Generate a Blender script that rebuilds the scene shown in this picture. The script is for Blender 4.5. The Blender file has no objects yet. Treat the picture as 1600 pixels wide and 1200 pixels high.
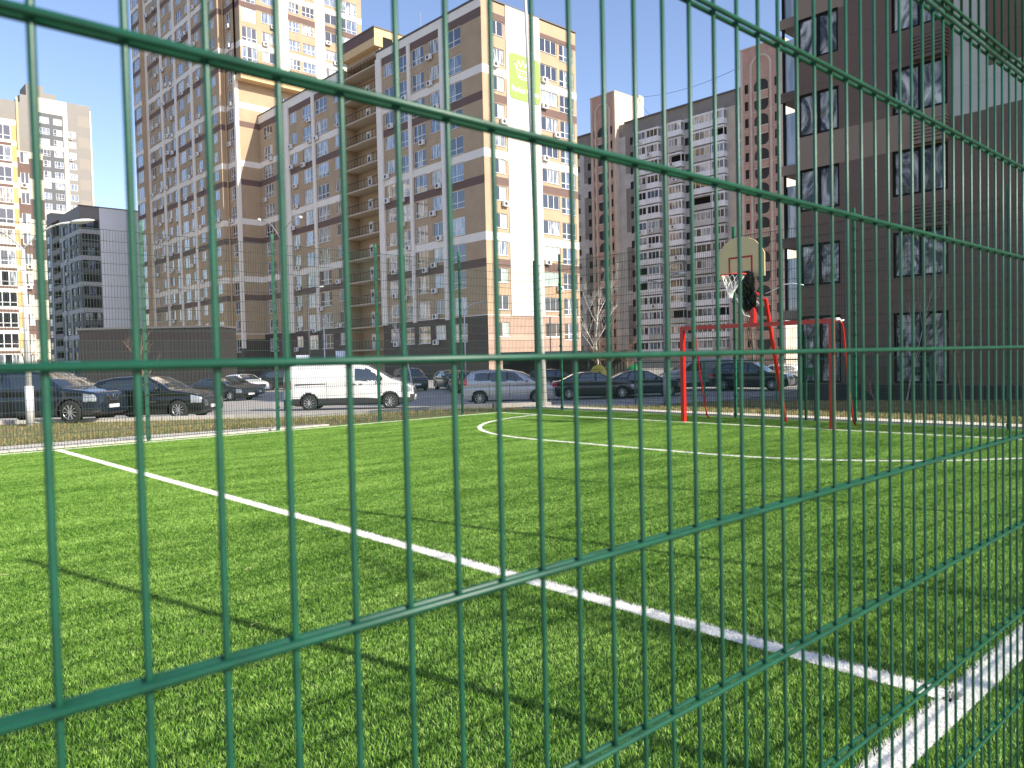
import bpy, bmesh, math, random
from mathutils import Vector, Matrix
R = math.radians
random.seed(7)
S = bpy.context.scene
COL = S.collection

# ------------------------------------------------------------------ camera
CAM_P = dict(f=1221.54, pitch=0.03176, roll=-0.02288, yaw=0.82364, h=1.384)
cd = bpy.data.cameras.new('camera'); cam = bpy.data.objects.new('camera', cd); COL.objects.link(cam)
_y, _p, _r = CAM_P['yaw'], CAM_P['pitch'], CAM_P['roll']
fw = Vector((math.cos(_y)*math.cos(_p), math.sin(_y)*math.cos(_p), -math.sin(_p)))
rt = Vector((math.sin(_y), -math.cos(_y), 0)); up = rt.cross(fw)
r2 = math.cos(_r)*rt+math.sin(_r)*up; u2 = -math.sin(_r)*rt+math.cos(_r)*up
M = Matrix.Identity(4)
for i in range(3): M[i][0] = r2[i]; M[i][1] = u2[i]; M[i][2] = -fw[i]
M[2][3] = CAM_P['h']
cam.matrix_world = M
cd.sensor_width = 36; cd.lens = CAM_P['f']/1600*36; cd.clip_start = .05; cd.clip_end = 5000
cd.dof.use_dof = True; cd.dof.focus_distance = 9.0; cd.dof.aperture_fstop = 9
S.camera = cam

# ------------------------------------------------------------------ sky, sun, exposure
SUN_EL, SX, SY = R(33.6), .205, -.979           # direction towards the sun
w = bpy.data.worlds.new('World'); S.world = w; w.use_nodes = True
nt = w.node_tree; bg = nt.nodes['Background']
sky = nt.nodes.new('ShaderNodeTexSky'); sky.sky_type = 'NISHITA'; sky.sun_disc = False
sky.sun_elevation = SUN_EL; sky.sun_rotation = math.atan2(SX, SY)
sky.air_density = 1.0; sky.dust_density = .8; sky.ozone_density = 3.5
tint = nt.nodes.new('ShaderNodeMix'); tint.data_type = 'RGBA'; tint.blend_type = 'MULTIPLY'; tint.inputs[0].default_value = 1; tint.inputs[7].default_value = (1.12, .975, .97, 1)
nt.links.new(sky.outputs[0], tint.inputs[6]); nt.links.new(tint.outputs[2], bg.inputs[0]); bg.inputs[1].default_value = .145
sd = bpy.data.lights.new('sun', 'SUN'); sd.energy = 4.3; sd.angle = R(.53); sd.color = (1, .93, .81)
sun = bpy.data.objects.new('sun', sd); COL.objects.link(sun)
sv = Vector((SX*math.cos(SUN_EL), SY*math.cos(SUN_EL), math.sin(SUN_EL)))
sun.rotation_euler = sv.to_track_quat('Z', 'Y').to_euler(); sun.location = (0, -20, 30)
S.view_settings.view_transform = 'Standard'; S.view_settings.look = 'None'
S.view_settings.exposure = .78; S.view_settings.gamma = 1
S.cycles.max_bounces = 6; S.cycles.use_denoising = True

# ------------------------------------------------------------------ materials
MATS = {}
def mat(name, col, rough=.7, metal=0, var=.0, scale=2.0, bump=0, bscale=40, spec=.5, col2=None, coat=0):
    if name in MATS: return MATS[name]
    m = bpy.data.materials.new(name); m.use_nodes = True; MATS[name] = m
    n = m.node_tree; b = n.nodes['Principled BSDF']
    b.inputs['Base Color'].default_value = (*col, 1); b.inputs['Roughness'].default_value = rough
    b.inputs['Metallic'].default_value = metal; b.inputs['Specular IOR Level'].default_value = spec
    b.inputs['Coat Weight'].default_value = coat; b.inputs['Coat Roughness'].default_value = .05
    g = None
    if var or bump:
        g = n.nodes.new('ShaderNodeNewGeometry')
    if var:
        t = n.nodes.new('ShaderNodeTexNoise'); t.inputs['Scale'].default_value = scale; t.inputs['Detail'].default_value = 6
        t.inputs['Roughness'].default_value = .65
        n.links.new(g.outputs['Position'], t.inputs['Vector'])
        rmp = n.nodes.new('ShaderNodeMapRange'); rmp.inputs[1].default_value = .3; rmp.inputs[2].default_value = .7
        n.links.new(t.outputs[0], rmp.inputs[0])
        mx = n.nodes.new('ShaderNodeMix'); mx.data_type = 'RGBA'
        c2 = col2 or tuple(c*(1+var) for c in col); c1 = col if col2 else tuple(c*(1-var) for c in col)
        mx.inputs[6].default_value = (*c1, 1); mx.inputs[7].default_value = (*c2, 1)
        n.links.new(rmp.outputs[0], mx.inputs[0]); n.links.new(mx.outputs[2], b.inputs['Base Color'])
    if bump:
        t = n.nodes.new('ShaderNodeTexNoise'); t.inputs['Scale'].default_value = bscale; t.inputs['Detail'].default_value = 4
        n.links.new(g.outputs['Position'], t.inputs['Vector'])
        bp = n.nodes.new('ShaderNodeBump'); bp.inputs['Strength'].default_value = bump; bp.inputs['Distance'].default_value = .02
        n.links.new(t.outputs[0], bp.inputs['Height']); n.links.new(bp.outputs[0], b.inputs['Normal'])
    return m
def stripes(m, axis, period, dark=.6, duty=.12):
    """fine panel joints / corrugation along a world axis, as part of the material"""
    n = m.node_tree; b = n.nodes['Principled BSDF']
    g = n.nodes.new('ShaderNodeNewGeometry'); s = n.nodes.new('ShaderNodeSeparateXYZ'); n.links.new(g.outputs['Position'], s.inputs[0])
    d = n.nodes.new('ShaderNodeMath'); d.operation = 'DIVIDE'; d.inputs[1].default_value = period
    src = s.outputs[axis]
    if axis == 3: pass
    n.links.new(src, d.inputs[0])
    f = n.nodes.new('ShaderNodeMath'); f.operation = 'FRACT'; n.links.new(d.outputs[0], f.inputs[0])
    l = n.nodes.new('ShaderNodeMath'); l.operation = 'LESS_THAN'; l.inputs[1].default_value = duty; n.links.new(f.outputs[0], l.inputs[0])
    mx = n.nodes.new('ShaderNodeMix'); mx.data_type = 'RGBA'; mx.blend_type = 'MULTIPLY'
    mx.inputs[7].default_value = (dark, dark, dark, 1)
    bi = b.inputs['Base Color']
    if bi.links: n.links.new(bi.links[0].from_socket, mx.inputs[6])
    else: mx.inputs[6].default_value = bi.default_value
    n.links.new(l.outputs[0], mx.inputs[0]); n.links.new(mx.outputs[2], bi)
    return m
GREEN = mat('green_paint', (.005, .068, .035), .40, var=.25, scale=25)
DGREEN = mat('green_paint_dark', (.012, .13, .06), .42, var=.15, scale=8)
FARWIRE = mat('far_wire_paint', (.006, .032, .02), .6)
TAN = mat('tan_brick', (.43, .315, .20), .85, var=.1, scale=.5, bump=.1); stripes(TAN, 2, .30, .9, .12)
DBROWN = mat('brown_band', (.155, .10, .082), .85, var=.08, scale=.7); stripes(DBROWN, 2, .30, .85, .12)
WHITE = mat('white_render', (.80, .74, .65), .8, var=.05, scale=.6)
BASEBR = mat('base_brick', (.43, .30, .225), .85, var=.1, scale=.8); stripes(BASEBR, 2, .25, .85, .15)
CREAM = mat('cream_trim', (.66, .46, .24), .8, var=.05)
ROOFM = mat('roof_edge', (.12, .11, .11), .6)
CONC = mat('concrete_panel', (.52, .50, .46), .9, var=.14, scale=.5, bump=.1, bscale=6)
CONCD = mat('concrete_dark', (.25, .23, .20), .9, var=.16, scale=.4)
BEIGE = mat('beige_panel', (.56, .48, .38), .9, var=.12, scale=.6)
PINK = mat('pink_tile', (.50, .31, .24), .85, var=.12, scale=.9)
PARAPET = mat('parapet_white', (.80, .80, .79), .7, var=.12, scale=.8)
GREYM = mat('grey_metal_panel', (.84, .85, .85), .5, var=.03, scale=.3); stripes(GREYM, 2, 2.6, .85, .02)
DGREY = mat('dark_grey_render', (.12, .125, .13), .8, var=.08)
MGREY = mat('mid_grey_render', (.25, .235, .21), .8, var=.06)
ORANGE = mat('orange_render', (.62, .36, .15), .8, var=.06)
BR4 = mat('brown_panel', (.140, .084, .056), .6, var=.06, scale=.4); stripes(BR4, 2, 1.5, .6, .014); stripes(BR4, 1, 3.1, .6, .006)
TAUPE4 = mat('taupe_panel', (.26, .185, .125), .6, var=.05, scale=.4); stripes(TAUPE4, 1, 3.1, .6, .006)
LGREY4 = mat('light_grey_panel', (.47, .44, .385), .6, var=.05, scale=.5); stripes(LGREY4, 2, 1.5, .75, .012)
BLACKF = mat('black_frame', (.012, .010, .010), .7, spec=.2)
WFRAME = mat('white_frame', (.78, .77, .74), .4)
SILL = mat('sill_metal', (.7, .7, .7), .4)
ACW = mat('ac_white', (.72, .71, .68), .5); ACD = mat('ac_dark', (.05, .05, .05), .6)
STEEL = mat('galvanised', (.48, .49, .50), .42, .6, var=.1, scale=5)
WPOLE = mat('pale_pole_paint', (.62, .62, .58), .5, var=.05, scale=5)
RED = mat('red_paint', (.56, .018, .014), .33, var=.12, scale=6, coat=.3)
BLACK = mat('black_plastic', (.015, .015, .016), .45)
TYRE = mat('tyre_rubber', (.02, .02, .02), .85)
RIM = mat('alloy', (.62, .63, .64), .28, .8)
RUST = mat('rust', (.16, .07, .04), .9)
ASPH = mat('asphalt', (.34, .31, .275), .9, var=.13, scale=.5, bump=.35, bscale=60)
PAVE = mat('concrete_pavers', (.62, .57, .48), .9, var=.12, scale=3, bump=.1, bscale=50)
KERBM = mat('kerb_concrete', (.46, .43, .38), .9, var=.12, scale=3, bump=.1)
DRY = mat('dry_turf', (.17, .12, .05), .95, var=.1, scale=1.3, bump=.6, bscale=25, col2=(.10, .13, .03))
FARG = mat('far_ground', (.20, .18, .14), .95, var=.2, scale=.05)
TBASE = mat('turf_backing', (.012, .045, .006), .95, var=.3, scale=8)
LINEW = mat('line_white', (.78, .78, .74), .9, var=.08, scale=60)
BARK = mat('bark', (.15, .115, .08), .9, var=.2, scale=6)
BIRCH = mat('birch_bark', (.60, .57, .50), .8, var=.25, scale=4)
BUSHM = mat('twig', (.27, .17, .10), .9, var=.2, scale=4)
CHAR = mat('charcoal_cladding', (.034, .029, .027), .6, var=.08, scale=.5)

def glassmat(name, base, rough=.05, spec=1.0, wav=0.0, wscale=1.0, metal=0.0, mixcol=None, swirl=False):
    m = bpy.data.materials.new(name); m.use_nodes = True; n = m.node_tree; b = n.nodes['Principled BSDF']
    b.inputs['Base Color'].default_value = (*base, 1); b.inputs['Roughness'].default_value = rough
    b.inputs['Metallic'].default_value = metal; b.inputs['Specular IOR Level'].default_value = spec; b.inputs['IOR'].default_value = 1.6
    b.inputs['Coat Weight'].default_value = .6; b.inputs['Coat Roughness'].default_value = .02
    g = n.nodes.new('ShaderNodeNewGeometry')
    if mixcol:
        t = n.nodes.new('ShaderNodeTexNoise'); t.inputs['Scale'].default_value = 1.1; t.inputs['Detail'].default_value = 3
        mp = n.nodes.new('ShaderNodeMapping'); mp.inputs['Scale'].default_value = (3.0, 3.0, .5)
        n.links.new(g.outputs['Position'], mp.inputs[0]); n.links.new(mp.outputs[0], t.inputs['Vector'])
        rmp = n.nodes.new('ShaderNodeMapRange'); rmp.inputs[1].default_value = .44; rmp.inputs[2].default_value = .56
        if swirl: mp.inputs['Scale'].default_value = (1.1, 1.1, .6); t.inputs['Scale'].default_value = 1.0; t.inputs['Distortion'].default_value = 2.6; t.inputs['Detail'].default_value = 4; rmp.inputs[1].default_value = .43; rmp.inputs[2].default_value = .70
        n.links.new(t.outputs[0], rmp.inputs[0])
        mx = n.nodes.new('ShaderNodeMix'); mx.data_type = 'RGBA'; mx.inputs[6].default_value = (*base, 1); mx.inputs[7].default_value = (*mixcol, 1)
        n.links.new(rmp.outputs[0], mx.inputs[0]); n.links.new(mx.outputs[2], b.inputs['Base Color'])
    if wav:
        t = n.nodes.new('ShaderNodeTexNoise'); t.inputs['Scale'].default_value = wscale; t.inputs['Detail'].default_value = 2.5
        t.inputs['Distortion'].default_value = 1.4
        mp = n.nodes.new('ShaderNodeMapping'); mp.inputs['Scale'].default_value = (1, 1, .45)
        n.links.new(g.outputs['Position'], mp.inputs[0]); n.links.new(mp.outputs[0], t.inputs['Vector'])
        bp = n.nodes.new('ShaderNodeBump'); bp.inputs['Strength'].default_value = wav; bp.inputs['Distance'].default_value = .3
        n.links.new(t.outputs[0], bp.inputs['Height']); n.links.new(bp.outputs[0], b.inputs['Normal']); n.links.new(bp.outputs[0], b.inputs['Coat Normal'])
    return m
GL = [glassmat('glass_curtain', (.10, .12, .14), mixcol=(.42, .44, .44)), glassmat('glass_dark', (.02, .024, .03)),
      glassmat('glass_pale', (.26, .30, .33), mixcol=(.48, .50, .50)), glassmat('glass_blue', (.07, .11, .17), mixcol=(.20, .25, .30)),
      glassmat('glass_blind', (.30, .40, .33), mixcol=(.42, .48, .42)), glassmat('glass_warm', (.12, .10, .06), mixcol=(.55, .50, .38))]
GDARK = GL[1]
FILM = glassmat('film_window', (.035, .035, .035), .10, 1.0, .5, 1.7, mixcol=(.66, .64, .58), swirl=True)  # pale swirls: white film plus reflections painted into the base colour
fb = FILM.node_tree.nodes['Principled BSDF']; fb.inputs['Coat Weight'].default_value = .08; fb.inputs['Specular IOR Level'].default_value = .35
FILM2 = glassmat('shop_window', (.05, .06, .07), .05, 1.0, .15, 1.0, metal=.3)
CARGL = glassmat('car_glass', (.02, .025, .03), .03)
LAMPGL = glassmat('headlamp_lens', (.30, .32, .34), .08)
TAILGL = glassmat('taillamp_lens', (.5, .01, .01), .15)

# ------------------------------------------------------------------ object helpers
def link(o, parent=None):
    COL.objects.link(o)
    if parent: o.parent = parent
    return o
def build(name, bm, mats, parent=None, smooth=False, loc=None):
    me = bpy.data.meshes.new(name); bm.to_mesh(me); bm.free()
    for m in (mats if isinstance(mats, (list, tuple)) else [mats]): me.materials.append(m)
    if smooth: me.polygons.foreach_set('use_smooth', [True]*len(me.polygons))
    o = link(bpy.data.objects.new(name, me), parent)
    if loc: o.location = loc
    return o
def thing(name, label, cat, loc=(0, 0, 0), rz=0, group=None):
    o = link(bpy.data.objects.new(name, None)); o.empty_display_size = .2
    o.location = loc; o.rotation_euler = (0, 0, rz); o['label'] = label; o['category'] = cat
    if group: o['group'] = group
    return o
def tag(o, label, cat, group=None):
    o['label'] = label; o['category'] = cat
    if group: o['group'] = group
    return o
def struct(o): o['kind'] = 'structure'; return o
def copy_tree(o, parent=None):
    c = o.copy(); link(c); c.parent = parent
    for ch in list(o.children): copy_tree(ch, c)
    return c
def box(bm, x0, y0, z0, x1, y1, z1, mi=0, M=None):
    vs = [Vector((x, y, z)) for z in (z0, z1) for x, y in ((x0, y0), (x1, y0), (x1, y1), (x0, y1))]
    if M: vs = [M @ v for v in vs]
    v = [bm.verts.new(p) for p in vs]
    for f in ((3, 2, 1, 0), (4, 5, 6, 7), (0, 1, 5, 4), (1, 2, 6, 5), (2, 3, 7, 6), (3, 0, 4, 7)):
        fc = bm.faces.new([v[i] for i in f]); fc.material_index = mi
def tube(bm, pts, r, n=8, mi=0, cap=True, r_end=None):
    pts = [Vector(p) for p in pts]; rings = []
    N = len(pts); prev = None
    for i, p in enumerate(pts):
        d = (pts[min(i+1, N-1)]-pts[max(i-1, 0)]).normalized()
        if prev is None:
            a = d.orthogonal().normalized()
        else:
            a = (prev-d*prev.dot(d)).normalized()
        prev = a; b = d.cross(a)
        rr = r if r_end is None else r+(r_end-r)*i/max(N-1, 1)
        rings.append([bm.verts.new(p+(a*math.cos(2*math.pi*k/n)+b*math.sin(2*math.pi*k/n))*rr) for k in range(n)])
    for i in range(N-1):
        for k in range(n):
            f = bm.faces.new([rings[i][k], rings[i][(k+1) % n], rings[i+1][(k+1) % n], rings[i+1][k]]); f.material_index = mi
            f.smooth = n > 5
    if cap:
        for rg in (rings[0][::-1], rings[-1]):
            f = bm.faces.new(rg); f.material_index = mi
def sqbar(bm, a, b, w, d=None, mi=0):
    """square section bar between two points"""
    a, b = Vector(a), Vector(b); d = d or w; ax = (b-a).normalized()
    ref = Vector((0, 0, 1)) if abs(ax.z) < .9 else Vector((0, 1, 0))
    s = ax.cross(ref).normalized(); u = s.cross(ax).normalized()
    v = [bm.verts.new(p+s*sx*w/2+u*sy*d/2) for p in (a, b) for sx, sy in ((-1, -1), (1, -1), (1, 1), (-1, 1))]
    for f in ((3, 2, 1, 0), (4, 5, 6, 7), (0, 1, 5, 4), (1, 2, 6, 5), (2, 3, 7, 6), (3, 0, 4, 7)):
        bm.faces.new([v[i] for i in f]).material_index = mi
def prism(bm, pts, d0, d1, f3, mi=0):
    """polygon pts [(a,b)] extruded from depth d0 to d1 through f3(a,b,d)->xyz"""
    A = [bm.verts.new(f3(a, b, d0)) for a, b in pts]; B = [bm.verts.new(f3(a, b, d1)) for a, b in pts]
    n = len(pts)
    bm.faces.new(A).material_index = mi; bm.faces.new(B[::-1]).material_index = mi
    for i in range(n): bm.faces.new([A[i], B[i], B[(i+1) % n], A[(i+1) % n]]).material_index = mi
def sm(t): t = max(0, min(1, t)); return t*t*(3-2*t)

# ------------------------------------------------------------------ ground
LOW = -.85
def gz(x, y):
    dx = max(0, x-15.6); dy = max(0, y-16.4); d = math.hypot(dx, dy)
    t = .68*x+.733*y
    return (-.30-.033*max(0, min(15.5, t-24.5)))*sm(d/6.5)
def sheet(name, poly, m, off=0., step=1.0, lim=None):
    bm = bmesh.new(); bm.faces.new([bm.verts.new((x, y, 0)) for x, y in poly])
    xs = [p[0] for p in poly]; ys = [p[1] for p in poly]
    lx, hx, ly, hy = max(min(xs), -6), min(max(xs), 58), max(min(ys), 0), min(max(ys), 62)
    k = lx
    while k < hx:
        bmesh.ops.bisect_plane(bm, geom=bm.verts[:]+bm.edges[:]+bm.faces[:], plane_co=(k, 0, 0), plane_no=(1, 0, 0)); k += step
    k = ly
    while k < hy:
        bmesh.ops.bisect_plane(bm, geom=bm.verts[:]+bm.edges[:]+bm.faces[:], plane_co=(0, k, 0), plane_no=(0, 1, 0)); k += step
    for v in bm.verts: v.co.z = gz(v.co.x, v.co.y)+off
    return struct(build(name, bm, m))
sheet('ground', [(-900, -900), (1500, -900), (1500, 1500), (-900, 1500)], FARG, -.012)
sheet('dry_grass_verge', [(-40, 12), (17, 12), (17, -12), (30.4, -12), (30.4, 20), (24, 20), (17, 20), (14.5, 21), (10.5, 25), (5.2, 29), (-40, 66)], DRY, -.006)
sheet('parking_lot', [(-40, 65), (5.2, 28.8), (10.6, 24.6), (13.5, 21.2), (15.0, 17.0), (16.6, 15.9), (19.5, 16.2), (24.4, 18.0), (30.4, 18.6), (42, 21.8), (200, 24), (200, 150), (-40, 150)], ASPH, .003)
# turf base and its lines
sheet('sports_pitch', [(-14, .2), (15.0, .2), (15.0, 15.45), (-14, 15.45)], TBASE, .004, 40)
sheet('near_path', [(-20, -14), (30, -14), (30, .2), (-20, .2)], PAVE, .002, 40)
XH, XE, YF, YN, GYC, GHW, AR = 3.33, 13.44, 15.03, 1.05, 7.83, 1.565, 4.12
def line_sheet(name, quads):
    bm = bmesh.new()
    for q in quads: bm.faces.new([bm.verts.new((x, y, .009)) for x, y in q])
    return struct(build(name, bm, LINEW))
line_sheet('halfway_line_marking', [[(XH-.055, YN), (XH+.055, YN), (XH+.055, YF), (XH-.055, YF)]])
line_sheet('touchline_marking', [[(-14, YF-.04), (XE, YF-.04), (XE, YF+.04), (-14, YF+.04)]])
line_sheet('touchline_marking', [[(-14, YN-.06), (XE, YN-.06), (XE, YN+.05), (-14, YN+.05)]])
line_sheet('goal_line_marking', [[(XE-.04, YN+.051), (XE+.04, YN+.051), (XE+.04, YF-.041), (XE-.04, YF-.041)]])
arc = []
for i in range(25): a = math.pi/2*i/24; arc.append((XE-.05-AR*math.sin(a), GYC+GHW+AR*math.cos(a), a, 1))
for i in range(25): a = math.pi/2*(1-i/24); arc.append((XE-.05-AR*math.sin(a), GYC-GHW-AR*math.cos(a), a, -1))
qs = []
def off(p, d): return (p[0]-d*math.sin(p[2]), p[1]+p[3]*d*math.cos(p[2]))
for a, b in zip(arc, arc[1:]): qs.append([off(a, -.04), off(a, .04), off(b, .04), off(b, -.04)])
line_sheet('goal_area_marking', qs)

# paved strips round the pitch
bm = bmesh.new()
for i in range(80):
    x0 = -8+i*.21
    if x0 > 8.6: break
    wdt = .95 if x0 < 5 else .95-(x0-5)*.17
    box(bm, x0, 15.5, -.05, x0+.2, 15.5+wdt, .03)
struct(build('paving_strip', bm, PAVE))
bm = bmesh.new()
for i in range(60):
    y0 = -1+i*.3
    if y0 > 15.6: break
    box(bm, 15.02, y0, -.05, 15.62, y0+.29, .06)
struct(build('kerb_strip', bm, PAVE))
bm = bmesh.new()
kp = [Vector((x, y, 0)) for x, y in ((-20, 49), (5.2, 28.8), (10.6, 24.6), (13.5, 21.2), (15.0, 17.0), (16.4, 16.0))]
for p, q in zip(kp, kp[1:]):
    n = int((q-p).length); 
    for i in range(n):
        s, e = p+(q-p)*i/n, p+(q-p)*(i+.98)/n
        z = gz(s.x, s.y); sqbar(bm, (s.x, s.y, z+.02), (e.x, e.y, gz(e.x, e.y)+.02), .16, .2)
struct(build('parking_kerb', bm, KERBM))

# synthetic turf blades: one patch instanced over the pitch by geometry nodes
def turf():
    m = bpy.data.materials.new('turf_blade'); m.use_nodes = True; n = m.node_tree; L = n.links
    b = n.nodes['Principled BSDF']; b.inputs['Roughness'].default_value = .42; b.inputs['Specular IOR Level'].default_value = .35
    g = n.nodes.new('ShaderNodeNewGeometry'); s = n.nodes.new('ShaderNodeSeparateXYZ'); L.new(g.outputs['Position'], s.inputs[0])
    X, Y = s.outputs[0], s.outputs[1]
    def mth(op, a, b=None):
        k = n.nodes.new('ShaderNodeMath'); k.operation = op
        for i, v in enumerate((a, b)):
            if v is None: continue
            if isinstance(v, (int, float)): k.inputs[i].default_value = v
            else: L.new(v, k.inputs[i])
        return k.outputs[0]
    def near(v, c, h): return mth('LESS_THAN', mth('ABSOLUTE', mth('SUBTRACT', v, c)), h)
    inY = mth('MULTIPLY', mth('GREATER_THAN', Y, YN-.04), mth('LESS_THAN', Y, YF+.04))
    inX = mth('LESS_THAN', X, XE+.04)
    l1 = mth('MULTIPLY', near(X, XH, .06), inY); l2 = mth('MULTIPLY', near(Y, YF, .045), inX); l3 = mth('MULTIPLY', near(Y, YN, .065), inX)
    l4 = mth('MULTIPLY', near(X, XE, .045), inY)
    dx = mth('SUBTRACT', X, XE-.05); dy = mth('MAXIMUM', mth('SUBTRACT', mth('ABSOLUTE', mth('SUBTRACT', Y, GYC)), GHW), 0)
    dist = mth('SQRT', mth('ADD', mth('MULTIPLY', dx, dx), mth('MULTIPLY', dy, dy)))
    l5 = mth('MULTIPLY', near(dist, AR, .045), mth('LESS_THAN', X, XE))
    mk = mth('MAXIMUM', mth('MAXIMUM', l1, l2), mth('MAXIMUM', mth('MAXIMUM', l3, l4), l5))
    # colour: per blade id x broad brushing bands
    at = n.nodes.new('ShaderNodeAttribute'); at.attribute_name = 'shade'
    nz = n.nodes.new('ShaderNodeTexNoise'); nz.inputs['Scale'].default_value = 1.0; nz.inputs['Detail'].default_value = 5
    mp = n.nodes.new('ShaderNodeMapping'); mp.inputs['Rotation'].default_value = (0, 0, R(20)); mp.inputs['Scale'].default_value = (.7, 2.6, 1)
    L.new(g.outputs['Position'], mp.inputs[0]); L.new(mp.outputs[0], nz.inputs['Vector'])
    cr = n.nodes.new('ShaderNodeValToRGB'); e = cr.color_ramp.elements
    e[0].color = (.022, .085, .006, 1); e[1].color = (.52, .73, .18, 1)
    e2 = cr.color_ramp.elements.new(.5); e2.color = (.17, .36, .042, 1)
    n2 = n.nodes.new('ShaderNodeTexNoise'); n2.inputs['Scale'].default_value = 38; n2.inputs['Detail'].default_value = 2; L.new(g.outputs['Position'], n2.inputs['Vector'])
    n3 = n.nodes.new('ShaderNodeTexNoise'); n3.inputs['Scale'].default_value = 11; n3.inputs['Detail'].default_value = 3; L.new(g.outputs['Position'], n3.inputs['Vector'])
    v = mth('ADD', mth('MULTIPLY', at.outputs['Fac'], .55), mth('MULTIPLY', nz.outputs[0], .9))
    v = mth('ADD', v, mth('ADD', mth('MULTIPLY', n2.outputs[0], 1.5), mth('MULTIPLY', n3.outputs[0], .5)))
    L.new(mth('SUBTRACT', v, 1.22), cr.inputs[0])
    mx = n.nodes.new('ShaderNodeMix'); mx.data_type = 'RGBA'; mx.inputs[7].default_value = (.92, .90, .83, 1)
    L.new(mk, mx.inputs[0]); L.new(cr.outputs[0], mx.inputs[6]); L.new(mx.outputs[2], b.inputs['Base Color'])
    tr = n.nodes.new('ShaderNodeBsdfTranslucent'); L.new(mx.outputs[2], tr.inputs[0])
    ms = n.nodes.new('ShaderNodeMixShader'); ms.inputs[0].default_value = .28
    L.new(b.outputs[0], ms.inputs[1]); L.new(tr.outputs[0], ms.inputs[2]); L.new(ms.outputs[0], n.nodes['Material Output'].inputs[0])
    rnd = random.Random(3); vs = []; fs = []; sh = []
    for i in range(21000):
        x, y = rnd.random()*1.02-.51, rnd.random()*1.02-.51
        h = .012+.012*rnd.random(); wd = .0011+.0008*rnd.random(); a = rnd.random()*6.283
        la = rnd.random()*6.283; ln = h*(.35+.5*rnd.random())
        cx, cy = math.cos(a)*wd, math.sin(a)*wd; lx, ly = math.cos(la)*ln, math.sin(la)*ln
        k = len(vs)
        vs += [(x-cx, y-cy, 0), (x+cx, y+cy, 0), (x+cx*.85+lx*.35, y+cy*.85+ly*.35, h*.6), (x-cx*.85+lx*.35, y-cy*.85+ly*.35, h*.6), (x+lx, y+ly, h)]
        fs += [(k, k+1, k+2, k+3), (k+3, k+2, k+4)]; s_ = rnd.random(); sh += [s_]*5
    me = bpy.data.meshes.new('turf'); me.from_pydata(vs, [], fs); me.materials.append(m)
    at_ = me.attributes.new('shade', 'FLOAT', 'POINT'); at_.data.foreach_set('value', sh)
    o = link(bpy.data.objects.new('artificial_turf', me)); o['kind'] = 'stuff'
    o['label'] = 'bright green artificial turf covering the sports pitch'; o['category'] = 'turf'
    ng = bpy.data.node_groups.new('turf_spread', 'GeometryNodeTree')
    ng.interface.new_socket('Geometry', in_out='INPUT', socket_type='NodeSocketGeometry')
    ng.interface.new_socket('Geometry', in_out='OUTPUT', socket_type='NodeSocketGeometry')
    N = ng.nodes; gi = N.new('NodeGroupInput'); go = N.new('NodeGroupOutput')
    NX, NY = 18, 15
    gr = N.new('GeometryNodeMeshGrid'); gr.inputs['Size X'].default_value = NX-1; gr.inputs['Size Y'].default_value = NY-1
    gr.inputs['Vertices X'].default_value = NX; gr.inputs['Vertices Y'].default_value = NY
    tf = N.new('GeometryNodeTransform'); tf.inputs['Translation'].default_value = (-2.5+(NX-1)/2, .75+(NY-1)/2, .004)
    ip = N.new('GeometryNodeInstanceOnPoints'); rv = N.new('FunctionNodeRandomValue'); rv.data_type = 'INT'
    rv.inputs[4].default_value = 0; rv.inputs[5].default_value = 1
    mu = N.new('ShaderNodeMath'); mu.operation = 'MULTIPLY'; mu.inputs[1].default_value = math.pi
    cb = N.new('ShaderNodeCombineXYZ'); K = ng.links
    K.new(gr.outputs[0], tf.inputs[0]); K.new(tf.outputs[0], ip.inputs['Points']); K.new(gi.outputs[0], ip.inputs['Instance'])
    K.new(rv.outputs[2], mu.inputs[0]); K.new(mu.outputs[0], cb.inputs[2]); K.new(cb.outputs[0], ip.inputs['Rotation'])
    K.new(ip.outputs[0], go.inputs[0])
    md = o.modifiers.new('spread', 'NODES'); md.node_group = ng
turf()
def straws():
    rnd = random.Random(9); bm = bmesh.new()
    for x, y in ((1.3, 3.2), (2.1, 2.4), (1.75, 3.9), (3.0, 4.6), (4.3, 2.2), (2.2, 5.0), (4.9, 3.3), (5.7, 5.4), (1.2, 4.9), (6.6, 3.1), (3.9, 6.8), (1.0, 6.1), (2.9, 3.0), (7.5, 6.2), (5.2, 8.2)):
        a = rnd.random()*6.28; L_ = rnd.uniform(.03, .09); d = Vector((math.cos(a), math.sin(a), 0))*L_/2
        p = Vector((x, y, .03)); tube(bm, [p-d, p+Vector((-d.y, d.x, 0))*.25+Vector((0, 0, .006)), p+d], .0014, 5)
    o = build('straw_litter', bm, mat('straw', (.60, .52, .30), .8)); o['kind'] = 'stuff'; o['label'] = 'pale bits of straw scattered on the turf'; o['category'] = 'litter'
straws()

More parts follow.
